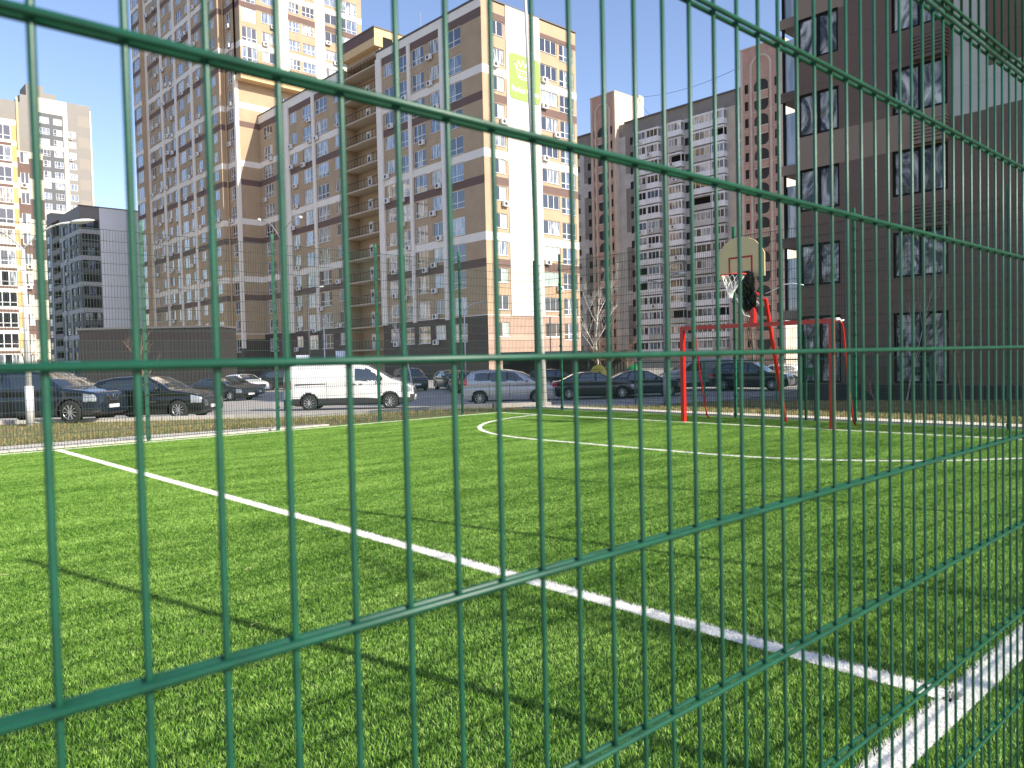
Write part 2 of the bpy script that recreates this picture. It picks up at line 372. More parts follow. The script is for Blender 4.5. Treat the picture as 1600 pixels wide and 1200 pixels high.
def verge_grass():
    rnd = random.Random(5); bm = bmesh.new()
    cnt = 0
    def inside(x, y):
        lim = 28.8-(x-5.2)*.78 if x < 13.5 else 21.2-(x-13.5)*2.8
        if y > 15.6 and x < 15 and lim > y: return 15.6+(.95 if x < 8 else .1) < y
        return 15.7 < x < 29.5 and 1 < y < 17.0 and not (x < 21 and y > 15)
    while cnt < 42000:
        if rnd.random() < .55: x, y = rnd.uniform(1, 15), rnd.uniform(15.6, 34)
        else: x, y = 15.7+13*rnd.random()**1.6, rnd.uniform(2, 17)
        if not inside(x, y): continue
        cnt += 1
        z = gz(x, y); h = rnd.uniform(.03, .10); a = rnd.random()*6.28; w_ = .003+.007*rnd.random()
        p = Vector((x, y, z-.01)); c_ = Vector((math.cos(a), math.sin(a), 0))*w_
        t = p+Vector((rnd.gauss(0, .04), rnd.gauss(0, .04), h))
        f = bm.faces.new([bm.verts.new(p-c_), bm.verts.new(p+c_), bm.verts.new(t)]); f.material_index = 0 if rnd.random() < .62 else 1
    o = build('verge_grass', bm, [mat('straw_blade', (.36, .27, .12), .8), mat('green_blade', (.10, .17, .035), .8)])
    o['kind'] = 'stuff'; o['label'] = 'patchy dry winter grass on the verge behind the mesh fence'; o['category'] = 'grass'
verge_grass()

# ------------------------------------------------------------------ fences
ND = .513; WX0 = .109; ZM = 1.3855
def panel_mesh(name, L, z0, nrod, m, vr=.0025, hr=.003, nseg=4, x_off=None, zb=None, zt=None):
    """welded double-wire panel, local x along the fence, y thickness"""
    bm = bmesh.new(); k = 0
    x = .009 if x_off is None else x_off
    top = z0+.2*(nrod-1)
    while x < L:
        tube(bm, [(x, 0, (z0-.02) if zb is None else zb), (x, 0, (top+.015) if zt is None else zt)], vr, nseg, cap=False); x += .05
    for i in range(nrod):
        for sy in (-1, 1): tube(bm, [(0, sy*(vr+hr*.9), z0+.2*i), (L, sy*(vr+hr*.9), z0+.2*i)], hr, nseg, cap=False)
    me = bpy.data.meshes.new(name); bm.to_mesh(me); bm.free(); me.materials.append(m); return me
def post_mesh(h, m, w=.06, d=.04, clips=True):
    bm = bmesh.new(); box(bm, -w/2, -d/2, -.05, w/2, d/2, h)
    box(bm, -w/2-.003, -d/2-.003, h, w/2+.003, d/2+.003, h+.012)
    me = bpy.data.meshes.new('fence_post'); bmesh.ops.bevel(bm, geom=bm.edges[:], offset=.003, segments=1, affect='EDGES')
    bm.to_mesh(me); bm.free(); me.materials.append(m); return me
def clip_mesh(m):
    bm = bmesh.new(); box(bm, -.018, -.0285, .05, .018, -.0215, 4.0)
    for i in range(20):
        z = .1+.2*i
        if i % 2: continue
        box(bm, -.04, -.034, z-.02, .04, -.021, z+.02); tube(bm, [(0, -.03, z), (0, -.05, z)], .008, 6)
    me = bpy.data.meshes.new('clamp'); bm.to_mesh(me); bm.free(); me.materials.append(m); return me
PM = post_mesh(4.07, DGREEN); CM = clip_mesh(GREEN)
# near fence, seen from half a metre
nf = thing('mesh_fence', 'green welded wire fence close in front of the camera, large bars across the whole view', 'fence')
def rod(name, p, q, r, m=GREEN):
    bm = bmesh.new(); p, q = Vector(p), Vector(q)
    tube(bm, [p+(q-p)*i/4 for i in range(5)], r, 14); return build(name, bm, m, nf)
for lvl in (0, 1):
    zb, zt = ((.05, ZM+.612), (ZM+.618, 4.04))[lvl]
    for k in range(-2, 47):
        x = WX0+.05*k
        if lvl and not (12 < k < 47): continue
        rod('vertical_wire', (x, ND, zb), (x, ND, zt), .00255)
    z0 = (ZM-1.2, ZM+.626)[lvl]
    for i in range(10 if not lvl else 11):
        for sy in (-1, 1):
            if lvl and i > 5: continue
            rod('horizontal_wire', (0, ND+sy*.0056, z0+.2*i), (2.42, ND+sy*.0056, z0+.2*i), .0031)
NPX = [-7.6, -5.1, -2.6, -.07, 2.46, 5.0, 7.53, 10.06, 12.5, 14.8]
pmn = panel_mesh('mesh_panel', 2.5, ZM-1.2, 10, GREEN, nseg=5); pmu = panel_mesh('mesh_panel', 2.5, ZM+.626, 11, GREEN, nseg=5)
for a, b in zip(NPX, NPX[1:]):
    if a != -.07:
        o = link(bpy.data.objects.new('mesh_panel', pmn), nf); o.location = (a+.02, ND, 0)
        o = link(bpy.data.objects.new('mesh_panel', pmu), nf); o.location = (a+.02, ND, 0)
for x in NPX:
    o = link(bpy.data.objects.new('fence_post', PM), nf); o.location = (x, ND+.04, 0)
# far fences
FP0 = panel_mesh('mesh_panel', 2.46, .08, 10, FARWIRE, x_off=.03, vr=.0036, hr=.0044); FP1 = panel_mesh('mesh_panel', 2.46, 2.06, 10, FARWIRE, x_off=.03, vr=.0036, hr=.0044)
FS = [panel_mesh('mesh_panel', 1.06, z, 10, FARWIRE, x_off=.03, vr=.0036, hr=.0044) for z in (.08, 2.06)]
ff = thing('mesh_fence', 'tall green wire fence along the far side of the pitch before the parked cars', 'fence')
fx = [-7.6, -5.1, -2.6, -.1, 2.4, 4.88, 7.45, 9.95, 12.4]
for a in fx:
    for me in (FP0, FP1): o = link(bpy.data.objects.new('mesh_panel', me), ff); o.location = (a, 15.2, 0)
for a in fx+[14.8]:
    o = link(bpy.data.objects.new('fence_post', PM), ff); o.location = (a, 15.24, 0)
    c_ = link(bpy.data.objects.new('clamp', CM), o)
    if a == 14.8: o.scale = (1.9, 2.2, .985); o.location = (14.94, 15.1, 0)
fe = thing('mesh_fence', 'tall green wire fence behind the red goal at the end of the pitch', 'fence')
ey = [14.1, 11.55, 9.0, 6.45, 3.9, 1.35]
for i, a in enumerate(ey):
    for me in (FP0, FP1): o = link(bpy.data.objects.new('mesh_panel', me), fe); o.location = (14.8, a, 0); o.rotation_euler.z = R(-90)
    o = link(bpy.data.objects.new('fence_post', PM), fe); o.location = (14.84, a, 0); o.rotation_euler.z = R(-90)
    c_ = link(bpy.data.objects.new('clamp', CM), o)
for me in FS: o = link(bpy.data.objects.new('mesh_panel', me), fe); o.location = (14.8, 15.16, 0); o.rotation_euler.z = R(-90)
# gate posts and low fence beyond
gt = thing('fence_gate', 'pair of slim green gate posts with a lock behind the right goal post', 'gate')
for y in (7.32, 7.52):
    bm = bmesh.new(); box(bm, 15.0, y-.02, -.02, 15.04, y+.02, 1.72); build('gate_post', bm, GREEN, gt)
bm = bmesh.new(); box(bm, 14.985, 7.34, .92, 15.055, 7.5, 1.08); build('lock_case', bm, DGREEN, gt)
lf = thing('mesh_fence', 'low green mesh fence on the grass in front of the brown building', 'fence')
pa, pb = Vector((24.5, 19.3, LOW)), Vector((30.2, 10.4, LOW)); n = 4
ang = math.atan2(pb.y-pa.y, pb.x-pa.x)
LP = panel_mesh('mesh_panel', (pb-pa).length/n-.03, .1, 10, GREEN, x_off=.03, vr=.004, hr=.006)
for i in range(n+1):
    p = pa+(pb-pa)*i/n; bm = bmesh.new(); box(bm, -.03, -.03, 0, .03, .03, 2.0); o = build('fence_post', bm, DGREEN, lf); o.location = p; o.rotation_euler.z = ang
    if i < n: o = link(bpy.data.objects.new('mesh_panel', LP), lf); o.location = p; o.rotation_euler.z = ang
bm = bmesh.new(); sqbar(bm, pa+Vector((0, 0, 1.98)), pb+Vector((0, 0, 1.98)), .05); build('top_rail', bm, GREEN, lf)

# ------------------------------------------------------------------ goal with basketball hoop
GX = 13.48; GY0, GY1 = 6.26, 9.38; GH = 1.93
g = thing('goal', 'red steel football goal frame with a basketball hoop mounted above its crossbar', 'goal', (GX, GYC, 0))
def part(name, fn, m, parent=g, smooth=False):
    bm = bmesh.new(); fn(bm)
    for v in bm.verts: v.co -= Vector((GX, GYC, 0))
    return build(name, bm, m, parent, smooth)
part('goal_post', lambda b: box(b, GX-.04, GY0-.04, 0, GX+.04, GY0+.04, GH+.04), RED)
part('goal_post', lambda b: box(b, GX-.04, GY1-.04, 0, GX+.04, GY1+.04, GH+.04), RED)
part('crossbar', lambda b: box(b, GX-.041, GY0+.04, GH-.04, GX+.041, GY1-.04, GH+.038), RED)
for y in (GY0, GY1):
    part('back_stay', lambda b: tube(b, [(GX+.04, y, GH), (GX+.30, y, GH), (GX+.40, y, GH-.04), (GX+.46, y, GH-.14), (GX+.62, y, .95), (GX+.80, y, .25), (GX+.84, y, .1), (GX+.95, y, .02)], .017, 8), RED)
MY = 7.80
part('hoop_mast', lambda b: box(b, GX-.01, MY-.045, GH+.04, GX+.08, MY+.045, 2.56), RED)
part('hoop_arm', lambda b: tube(b, [(GX+.40, MY-.02, 2.42), (GX+.30, MY-.02, 2.50), (GX+.1, MY-.02, 2.53), (GX-.1, MY, 2.60), (GX-.30, MY, 2.78)], .03, 8), RED)
part('mast_brace', lambda b: sqbar(b, (GX+.42, MY-.05, 2.44), (GX+1.05, MY-.10, 0), .055), RED)
BX = 13.12; BY0, BY1, BZ0 = 7.32, 8.32, 2.80
def bpts():
    c = (BY0+BY1)/2; h = (BY1-BY0)/2
    pts = [(BY0, BZ0), (BY1, BZ0), (BY1, 3.22)]
    for i in range(7): a = math.pi*(.16+.68*i/6); pts.append((c+h*.98*math.cos(a)*1.0, 3.12+.45*math.sin(a)))
    pts.append((BY0, 3.22)); return pts
BOARDM = mat('backboard_paint', (.72, .54, .27), .6, var=.05, scale=3)
bd = part('backboard', lambda b: prism(b, bpts(), BX-.012, BX+.012, lambda y, z, d: (d, y, z)), BOARDM)
def fr(b):
    y0, y1, z0, z1, t = 7.56, 8.06, 2.86, 3.2, .035
    for q in ((y0, z0, y0+t, z1), (y1-t, z0, y1, z1), (y0+t, z1-t, y1-t, z1)):
        box(b, BX-.016, q[0], q[1], BX-.0125, q[2], q[3])
part('target_square', fr, mat('board_red', (.42, .035, .03), .6), bd)
RX, RYc, RZ, RR = 12.86, 7.81, 2.845, .225
ring = [(RX+RR*math.cos(2*math.pi*i/28), RYc+RR*math.sin(2*math.pi*i/28), RZ) for i in range(29)]
rimm = mat('rim_paint', (.68, .08, .05), .4)
rim = part('rim', lambda b: (tube(b, ring, .012, 8), sqbar(b, (RX+RR, RYc-.06, RZ), (BX, RYc-.06, RZ), .02), sqbar(b, (RX+RR, RYc+.06, RZ), (BX, RYc+.06, RZ), .02)), rimm)
def net(b):
    lv = [(0, RR), (.09, .19), (.18, .14), (.26, .095), (.34, .055), (.43, .05)]
    def P(i, k):
        a = 2*math.pi*(k+.5*(i % 2))/12; z, r = lv[i]; sway = .05*z/.4
        return Vector((RX+r*math.cos(a)-sway, RYc+r*math.sin(a)*.9+sway, RZ-z))
    for i in range(5):
        for k in range(12):
            tube(b, [P(i, k), P(i+1, k)], .006, 5, cap=False)
            tube(b, [P(i, k), P(i+1, k-1 if i % 2 == 0 else k+1)], .006, 5, cap=False)
part('net', net, mat('net_cord', (.80, .78, .72), .9), rim)
# black plastic sheet tangled on the bracket
def rag(b):
    rnd = random.Random(11); nx, nz = 16, 22; g_ = []
    for j in range(nz):
        t = j/(nz-1)
        cy = 7.70 if t < .4 else 7.70-.12*(t-.4)
        cy += .02*math.sin(9*t); wd = .25*(1-.3*t) if t < .45 else .18*(1-.5*(t-.45)); cx = 12.98+.25*t
        row = []
        for i in range(nx):
            u = i/(nx-1)*2-1
            x = cx+.09*math.cos(u*2.2)*(1-.4*t)+.035*math.sin(13*u+7*t)+rnd.gauss(0, .008)
            y = cy+u*wd+.02*math.sin(11*t+3*u); z = 2.89-.66*t-.05*abs(u)*(1 if t > .8 else 0)+.03*math.cos(3*u)
            row.append(b.verts.new((x, y, z)))
        g_.append(row)
    for j in range(nz-1):
        for i in range(nx-1): b.faces.new([g_[j][i], g_[j][i+1], g_[j+1][i+1], g_[j+1][i]])
bm = bmesh.new(); rag(bm)
ext = bmesh.ops.solidify(bm, geom=bm.faces[:], thickness=.012)
rg = build('plastic_sheet', bm, mat('black_foil', (.018, .019, .022), .22), smooth=True)
tag(rg, 'crumpled black plastic sheet hanging under the basketball backboard', 'plastic sheet')
md = rg.modifiers.new('crumple', 'DISPLACE'); tx = bpy.data.textures.new('crumple', 'CLOUDS'); tx.noise_scale = .09; md.texture = tx; md.strength = .07
bm = bmesh.new()
tube(bm, [(13.45, 7.50, 2.50), (13.5, 7.36, 2.55), (13.5, 7.16, 2.64), (13.5, 6.98, 2.645), (13.5, 6.78, 2.6)], .011, 6)
tube(bm, [(13.3, 7.76, 2.62), (13.3, 7.62, 2.38), (13.3, 7.52, 2.28)], .008, 6); tube(bm, [(13.3, 8.02, 2.45), (13.3, 7.86, 2.12), (13.3, 7.74, 2.08)], .008, 6)
tag(build('plastic_strap', bm, mat('white_strap', (.8, .8, .78), .6)), 'thin white strap trailing in the wind from the basketball hoop arm', 'strap')
bm = bmesh.new()
tube(bm, [(GX+.1, GY0-.02, GH+.02), (GX+.22, GY0-.03, GH+.035), (GX+.32, GY0-.02, GH), (GX+.44, GY0-.02, GH+.02)], .03, 8, r_end=.012)
tag(build('cloth_strip', bm, MATS['white_strap']), 'white cloth strip tied to the top rear corner of the goal', 'cloth')

# ------------------------------------------------------------------ cars
def interp(tab, s):
    for (a, va), (b, vb) in zip(tab, tab[1:]):
        if s <= b: return va+(vb-va)*((s-a)/(b-a) if b > a else 0)
    return tab[-1][1]
SPEC = {
 'suv': dict(L=4.66, W=.92, H=1.72, belt=1.08, ws=(.265, .43), rw=(.90, .975), wh=(.195, .80), wr=.37, gc=.23,
    top=[(0, .50), (.004, .72), (.012, .88), (.04, .99), (.12, 1.06), (.255, 1.14), (.34, 1.42), (.43, 1.66), (.55, 1.72), (.75, 1.70), (.89, 1.62), (.94, 1.40), (.98, 1.10), (.995, .85), (1, .5)],
    win=[[(.30, 1.12), (.425, 1.56), (.475, 1.58), (.475, 1.12)], [(.492, 1.12), (.492, 1.585), (.675, 1.58), (.695, 1.14)], [(.712, 1.15), (.695, 1.57), (.79, 1.53), (.865, 1.32), (.83, 1.2)]]),
 'sedan': dict(L=4.62, W=.90, H=1.45, belt=.93, ws=(.27, .44), rw=(.76, .90), wh=(.195, .795), wr=.325, gc=.19,
    top=[(0, .42), (.004, .58), (.015, .70), (.05, .80), (.14, .89), (.26, .96), (.35, 1.2), (.44, 1.40), (.54, 1.45), (.65, 1.43), (.74, 1.34), (.84, 1.12), (.89, 1.02), (.96, .98), (.99, .88), (1, .5)],
    win=[[(.32, .98), (.43, 1.30), (.49, 1.33), (.49, .98)], [(.505, .98), (.505, 1.335), (.65, 1.32), (.69, 1.0)], [(.705, 1.01), (.67, 1.30), (.73, 1.26), (.80, 1.06)]]),
 'hatch': dict(L=4.3, W=.90, H=1.50, belt=.97, ws=(.27, .45), rw=(.87, .97), wh=(.2, .80), wr=.325, gc=.19,
    top=[(0, .45), (.004, .62), (.015, .76), (.06, .86), (.15, .94), (.26, 1.0), (.35, 1.24), (.45, 1.45), (.56, 1.50), (.74, 1.47), (.86, 1.38), (.93, 1.15), (.98, .95), (.995, .8), (1, .5)],
    win=[[(.31, 1.02), (.44, 1.36), (.49, 1.38), (.49, 1.02)], [(.505, 1.02), (.505, 1.385), (.67, 1.36), (.70, 1.04)], [(.715, 1.05), (.69, 1.34), (.78, 1.30), (.84, 1.14)]]),
 'mpv': dict(L=4.28, W=.905, H=1.62, belt=1.03, ws=(.215, .43), rw=(.90, .975), wh=(.19, .80), wr=.33, gc=.2,
    top=[(0, .45), (.004, .62), (.015, .78), (.06, .90), (.14, .99), (.215, 1.05), (.30, 1.3), (.40, 1.53), (.5, 1.60), (.65, 1.62), (.8, 1.60), (.89, 1.53), (.94, 1.33), (.975, 1.1), (.99, .85), (1, .5)],
    win=[[(.325, 1.08), (.42, 1.44), (.50, 1.50), (.50, 1.08)], [(.515, 1.08), (.515, 1.505), (.685, 1.50), (.70, 1.10)], [(.72, 1.11), (.71, 1.49), (.84, 1.45), (.855, 1.16), (.84, 1.12)]]),
 'van': dict(L=5.45, W=.955, H=1.95, belt=1.22, ws=(.165, .35), rw=(2, 3), wh=(.185, .80), wr=.335, gc=.24,
    top=[(0, .55), (.004, .78), (.015, .94), (.05, 1.06), (.11, 1.17), (.165, 1.26), (.26, 1.60), (.35, 1.86), (.42, 1.93), (.6, 1.95), (.9, 1.94), (.97, 1.90), (.985, 1.80), (.997, 1.2), (1, .5)],
    win=[[(.235, 1.24), (.33, 1.62), (.345, 1.72), (.445, 1.72), (.445, 1.20)]]),
}
PAINT = {}
def paint(name, col, metal=.35):
    return mat('car_paint_'+name, col, .28, metal, coat=1.0)
CLAD = mat('car_cladding', (.03, .03, .032), .6)
PLATE = mat('plate_white', (.75, .75, .72), .5)
SEAM = mat('door_gap', (.01, .01, .01), .8)
def pip(poly, x, y):
    c = False; n = len(poly)
    for i in range(n):
        x1, y1 = poly[i]; x2, y2 = poly[(i+1) % n]
        if (y1 > y) != (y2 > y) and x < (x2-x1)*(y-y1)/(y2-y1)+x1: c = not c
    return c
def wheel(parent, x, y, r, side):
    bm = bmesh.new(); n = 28
    prof = [(.62*r, -.10), (.93*r, -.105), (r, -.07), (r, .07), (.93*r, .105), (.62*r, .10)]
    rings = [[bm.verts.new((math.cos(2*math.pi*k/n)*pr, yy, math.sin(2*math.pi*k/n)*pr)) for k in range(n)] for pr, yy in prof]
    for a in range(len(prof)-1):
        for k in range(n): bm.faces.new([rings[a][k], rings[a][(k+1) % n], rings[a+1][(k+1) % n], rings[a+1][k]])
    w_ = build('wheel', bm, TYRE, parent, smooth=True); w_.location = (x, y, r)
    bm = bmesh.new(); yo = side*.085; rr = .66*r
    for s in range(10):
        a = 2*math.pi*s/10
        sqbar(bm, (math.cos(a)*.04, yo, math.sin(a)*.04), (math.cos(a)*rr*.95, yo*1.05, math.sin(a)*rr*.95), .034, .02)
    tube(bm, [(math.cos(2*math.pi*k/24)*rr*.97, yo, math.sin(2*math.pi*k/24)*rr*.97) for k in range(25)], .016, 6)
    tube(bm, [(0, yo*.9, 0), (0, yo*1.12, 0)], .05, 12)
    build('rim', bm, RIM, w_)
    bm = bmesh.new(); tube(bm, [(0, yo*.45, 0), (0, yo*.5, 0)], rr, 20); build('brake_disc', bm, BLACK, w_)
def make_car(kind, pm, label, cat, x, y, heading, name='parked_car', cladding=None, roofrail=False, group='cars parked in the lot'):
    sp = SPEC[kind]; L, W, H, belt = sp['L'], sp['W'], sp['H'], sp['belt']
    root = thing(name, label, cat, (x, y, gz(x, y)+.003), R(heading), group)
    cladding = cladding if cladding is not None else kind in ('suv', 'van')
    def pw(s):
        e = abs(s-.5)*2
        k = W*(1-.085*e**3.5)
        if s < .05: k *= .80+.20*math.sqrt(max(0, 1-((.05-s)/.05)**2))
        if s > .965: k *= .86+.14*math.sqrt(max(0, 1-((s-.965)/.035)**2))
        return k
    def yz(s, z):
        k = pw(s)
        if z > belt: k *= 1-(.21 if kind != 'van' else .12)*((z-belt)/(H-belt))**1.25
        if z < .45: k *= .955+.045*(z/.45)
        k *= 1-.018*max(0, 1-abs(z-belt*.80)/.10) if z < belt else 1
        return k
    st = sorted(set([0, .002, .005, .01, .015, .022, .03, .04]+[.05+.90*i/95 for i in range(96)]+[.955, .965, .975, .982, .99, .995, .998, 1]))
    NS, NA, NT = 24, 5, 5
    bm = bmesh.new(); rows = []
    for s in st:
        zt = interp(sp['top'], s); zb = sp['gc']+(.10*max(0, 1-s/.06) if s < .06 else 0)+(.12*max(0, (s-.93)/.07) if s > .93 else 0)
        r = min(.13 if zt > belt+.1 else .09, (zt-zb)*.4); xx = L/2-s*L
        half = [(pw(s)*.5, zb-.0), (yz(s, zb)*.93, zb)]
        for i in range(NS+1): z = zb+.03+(zt-r-zb-.03)*i/NS; half.append((yz(s, z), z))
        yw = yz(s, zt-r)
        for i in range(1, NA+1): a = math.pi/2*i/NA; half.append((yw-r*1.3*(1-math.cos(a)), zt-r+r*.86*math.sin(a)))
        ye = yw-r*1.3
        for i in range(1, NT+1): t = i/NT; half.append((ye*(1-t), zt-r+r*(.86+.14*math.sin(t*math.pi/2))))
        ring = [bm.verts.new((xx, -a, b)) for a, b in half]+[bm.verts.new((xx, a, b)) for a, b in half[:-1][::-1]]
        rows.append(ring)
    lab = {}
    wx = [L/2-sp['wh'][0]*L, L/2-sp['wh'][1]*L]; wr = sp['wr']
    nr = len(rows[0]); dele = []
    allw = [p for w__ in sp['win'] for p in w__]; lo_ = sorted(allw)
    hull = [min(allw), max([p for p in allw if p[0] < .55], key=lambda p: p[1]), max([p for p in allw if p[0] > .55] or allw, key=lambda p: p[1]), max(allw, key=lambda p: p[0]-.01*p[1]), (max(allw)[0]-.04, min(p[1] for p in allw)+.02)]
    layers = {'windscreen': [], 'side_window': [], 'rear_window': [], 'headlight': [], 'taillight': [], 'grille': []}
    for i in range(len(rows)-1):
        for k in range(nr):
            k2 = (k+1) % nr
            f = bm.faces.new([rows[i][k], rows[i+1][k], rows[i+1][k2], rows[i][k2]])
            c = f.calc_center_median(); s = (L/2-c.x)/L; ay = abs(c.y); zt = interp(sp['top'], s)
            side = ay > .6*W
            if side and min((c.x-wx[0])**2+(c.z-wr)**2, (c.x-wx[1])**2+(c.z-wr)**2) < (wr+.045)**2 and c.z < wr*2+.1: dele.append(f); continue
            kk = k if k < nr/2 else nr-1-k
            topf = kk > NS+2
            if topf and sp['ws'][0]+.008 < s < sp['ws'][1]-.006 and ay < yz(s, zt)-.10: layers['windscreen'].append(f); continue
            if topf and sp['rw'][0]+.006 < s < sp['rw'][1]-.006 and ay < yz(s, zt)-.12: layers['rear_window'].append(f); continue
            hit = False
            if not topf or kk < NS+4:
                for wi in sp['win']:
                    if pip(wi, s, c.z): layers['side_window'].append(f); hit = True; break
            if hit: continue
            if (not topf or kk < NS+4) and pip(hull, s, c.z): f.material_index = 1; continue
            hz0 = interp(sp['top'], .015); 
            if s < .10 and hz0-.20 < c.z < hz0-.02+s*.8 and ay > W*(.50+.15*0) and ay > W*(.95-s*4.5): layers['headlight'].append(f); continue
            if s < .02 and ay < W*.5 and hz0-.32 < c.z < hz0-.05: layers['grille'].append(f); continue
            if s < .02 and ay < W*.62 and .25 < c.z < .42: layers['grille'].append(f); continue
            tz = interp(sp['top'], .985)
            if s > .93 and ay > W*.62 and ((tz-.22 < c.z < tz+.03) if kind not in ('mpv', 'van') else (.92 < c.z < 1.28)) and s > .965-(.03 if ay > W*.8 else 0): layers['taillight'].append(f); continue
            f.material_index = 1 if (cladding and c.z < (.42 if kind == 'suv' else .50) and (kind != 'van' or c.z < .50)) or c.z < .24 else 0
            if kind == 'van' and s < .03 and c.z < .62: f.material_index = 1
            # cladding lip round the arches
            if cladding and side and min((c.x-wx[0])**2+(c.z-wr)**2, (c.x-wx[1])**2+(c.z-wr)**2) < (wr+.10)**2: f.material_index = 1
    bm.faces.new(rows[0]); bm.faces.new(rows[-1][::-1])
    gm = {'windscreen': CARGL, 'side_window': CARGL, 'rear_window': CARGL, 'headlight': LAMPGL, 'taillight': TAILGL, 'grille': BLACK}
    vi = {}
    for nm, fl in layers.items():
        groups = [('L', [f for f in fl if f.calc_center_median().y > 0]), ('R', [f for f in fl if f.calc_center_median().y <= 0])] if nm in ('side_window', 'headlight', 'taillight') else [('', fl)]
        for _, ff_ in groups:
            if not ff_: continue
            b2 = bmesh.new(); mp = {}
            for f in ff_:
                q = []
                for v in f.verts:
                    if v not in mp: mp[v] = b2.verts.new(v.co)
                    q.append(mp[v])
                b2.faces.new(q)
            build(nm, b2, gm[nm], root, smooth=True)
    alld = list(set(dele+[f for fl in layers.values() for f in fl]))
    bmesh.ops.delete(bm, geom=alld, context='FACES')
    build('body', bm, [pm, CLAD], root, smooth=True)
    # wheel housings, wheels
    bm = bmesh.new()
    for x_ in wx:
        for sy in (-1, 1):
            n = 18; R_ = wr+.05; a0 = -.35
            pr = [[bm.verts.new((x_+R_*math.cos(a0+(math.pi-2*a0)*k/n), sy*yy, wr+R_*math.sin(a0+(math.pi-2*a0)*k/n))) for k in range(n+1)] for yy in (W*.93, W*.55)]
            for k in range(n): bm.faces.new([pr[0][k], pr[0][k+1], pr[1][k+1], pr[1][k]])
            bm.faces.new(pr[1])
    box(bm, -L*.42, -W*.6, sp['gc']-.04, L*.42, W*.6, sp['gc']+.1)
    box(bm, -L*.40, -W*.7, .6, L*.36, W*.7, belt-.18)
    build('wheel_housing', bm, BLACK, root)
    for x_ in wx:
        for sy in (-1, 1): wheel(root, x_, sy*(W-.13), wr, sy)
    ms = sp['ws'][0]+.085
    for sy in (-1, 1):
        bm = bmesh.new(); bmesh.ops.create_icosphere(bm, subdivisions=2, radius=.1)
        for v in bm.verts: v.co = Vector((v.co.x*.75+L/2-ms*L, sy*(yz(ms, belt)+.09)+v.co.y*1.15, v.co.z*.85*(1.3 if kind == 'van' else 1)+belt+.08))
        build('wing_mirror', bm, pm if kind != 'van' else BLACK, root, smooth=True)
    bm = bmesh.new(); hs = ([.475, .675] if kind != 'van' else [.42, .47])
    for s in hs:
        for sy in (-1, 1):
            y_ = yz(s, belt-.13); xc = L/2-s*L; box(bm, xc+.02, sy*y_-.018, belt-.15, xc+.17, sy*y_+.018, belt-.12)
    build('door_handle', bm, pm if kind != 'van' else BLACK, root)
    bm = bmesh.new()
    for s in ([.30, .485, .70] if kind != 'van' else [.245, .46, .66]):
        for sy in (-1, 1):
            zs = [.36+(belt-.38)*i/8 for i in range(9)]
            for z0, z1 in zip(zs, zs[1:]):
                xc = L/2-s*L
                if min((xc-wx[0])**2+(z0-wr)**2, (xc-wx[1])**2+(z0-wr)**2) < (wr+.07)**2: continue
                q = [(xc-.007, sy*(yz(s, z0)+.002), z0), (xc+.007, sy*(yz(s, z0)+.002), z0), (xc+.007, sy*(yz(s, z1)+.002), z1), (xc-.007, sy*(yz(s, z1)+.002), z1)]
                bm.faces.new([bm.verts.new(p) for p in q])
    if kind == 'van':
        for sy in (-1, 1):
            y_ = sy*(yz(.75, 1.12)+.004); box(bm, L/2-.90*L, y_-.004, 1.10, L/2-.67*L, y_+.004, 1.14)
    build('door_seam', bm, SEAM, root)
    for sx, zz in ((1, .52 if kind in ('suv', 'van') else .42), (-1, .80)):
        bm = bmesh.new(); box(bm, sx*(L/2+.004)-.006, -.26, zz-.055, sx*(L/2+.004)+.012, .26, zz+.055); build('licence_plate', bm, PLATE, root)
    if roofrail:
        bm = bmesh.new()
        for sy in (-1, 1):
            tube(bm, [(L/2-.44*L, sy*W*.62, H-.05), (L/2-.50*L, sy*W*.64, H+.03), (L/2-.75*L, sy*W*.64, H+.01), (L/2-.86*L, sy*W*.62, H-.08)], .018, 6)
        build('roof_rail', bm, STEEL, root)
    if kind == 'suv' and name == 'parked_car' and 'foremost' in label:
        bm = bmesh.new(); xf = L/2+.006
        for sy in (-1, 1): sqbar(bm, (xf-.02, sy*.34, .90), (xf, sy*.16, .70), .03, .035)
        sqbar(bm, (xf, -.17, .70), (xf, .17, .70), .03, .035)
        tube(bm, [(xf+.004, .062*math.cos(2*math.pi*k/20), .83+.062*math.sin(2*math.pi*k/20)) for k in range(21)], .010, 6)
        sqbar(bm, (xf+.006, -.085, .83), (xf+.006, .085, .83), .018, .03)
        build('grille_emblem', bm, mat('chrome', (.75, .76, .78), .15, 1), root)
    return root
NAVY = paint('navy', (.010, .017, .035)); BLK = paint('black', (.010, .011, .013)); BLU = paint('dark_blue', (.014, .022, .045))
WHT = paint('white', (.74, .74, .71), 0); SLV = paint('silver', (.46, .47, .48), .55); GRY = paint('grey', (.10, .11, .12)); SLV2 = paint('light_silver', (.52, .53, .54), .5)
def by_wheel(x, y, kind, hd, which):
    sp = SPEC[kind]; off_ = sp['L']/2-sp['wh'][which]*sp['L']
    return x-off_*math.cos(R(hd)), y-off_*math.sin(R(hd))
def wc(kind, hd, x, y, which, sidew=1):
    """centre of a car whose camera-side wheel stands at x, y"""
    cx, cy = by_wheel(x, y, kind, hd, which); W_ = SPEC[kind]['W']-.1
    n = Vector((-math.sin(R(hd)), math.cos(R(hd))))       # left of the heading, away from us
    return cx+n.x*W_*sidew, cy+n.y*W_*sidew
def car(kind, pm, label, cat, hd, x, y, which=0, away=1, **k):
    cx, cy = wc(kind, hd, x, y, which, away); return make_car(kind, pm, label, cat, cx, cy, hd, **k)
car('suv', NAVY, 'dark navy SUV, foremost of the parked cars at the left beside the lamp post', 'car', -49, 6.48, 27.34)
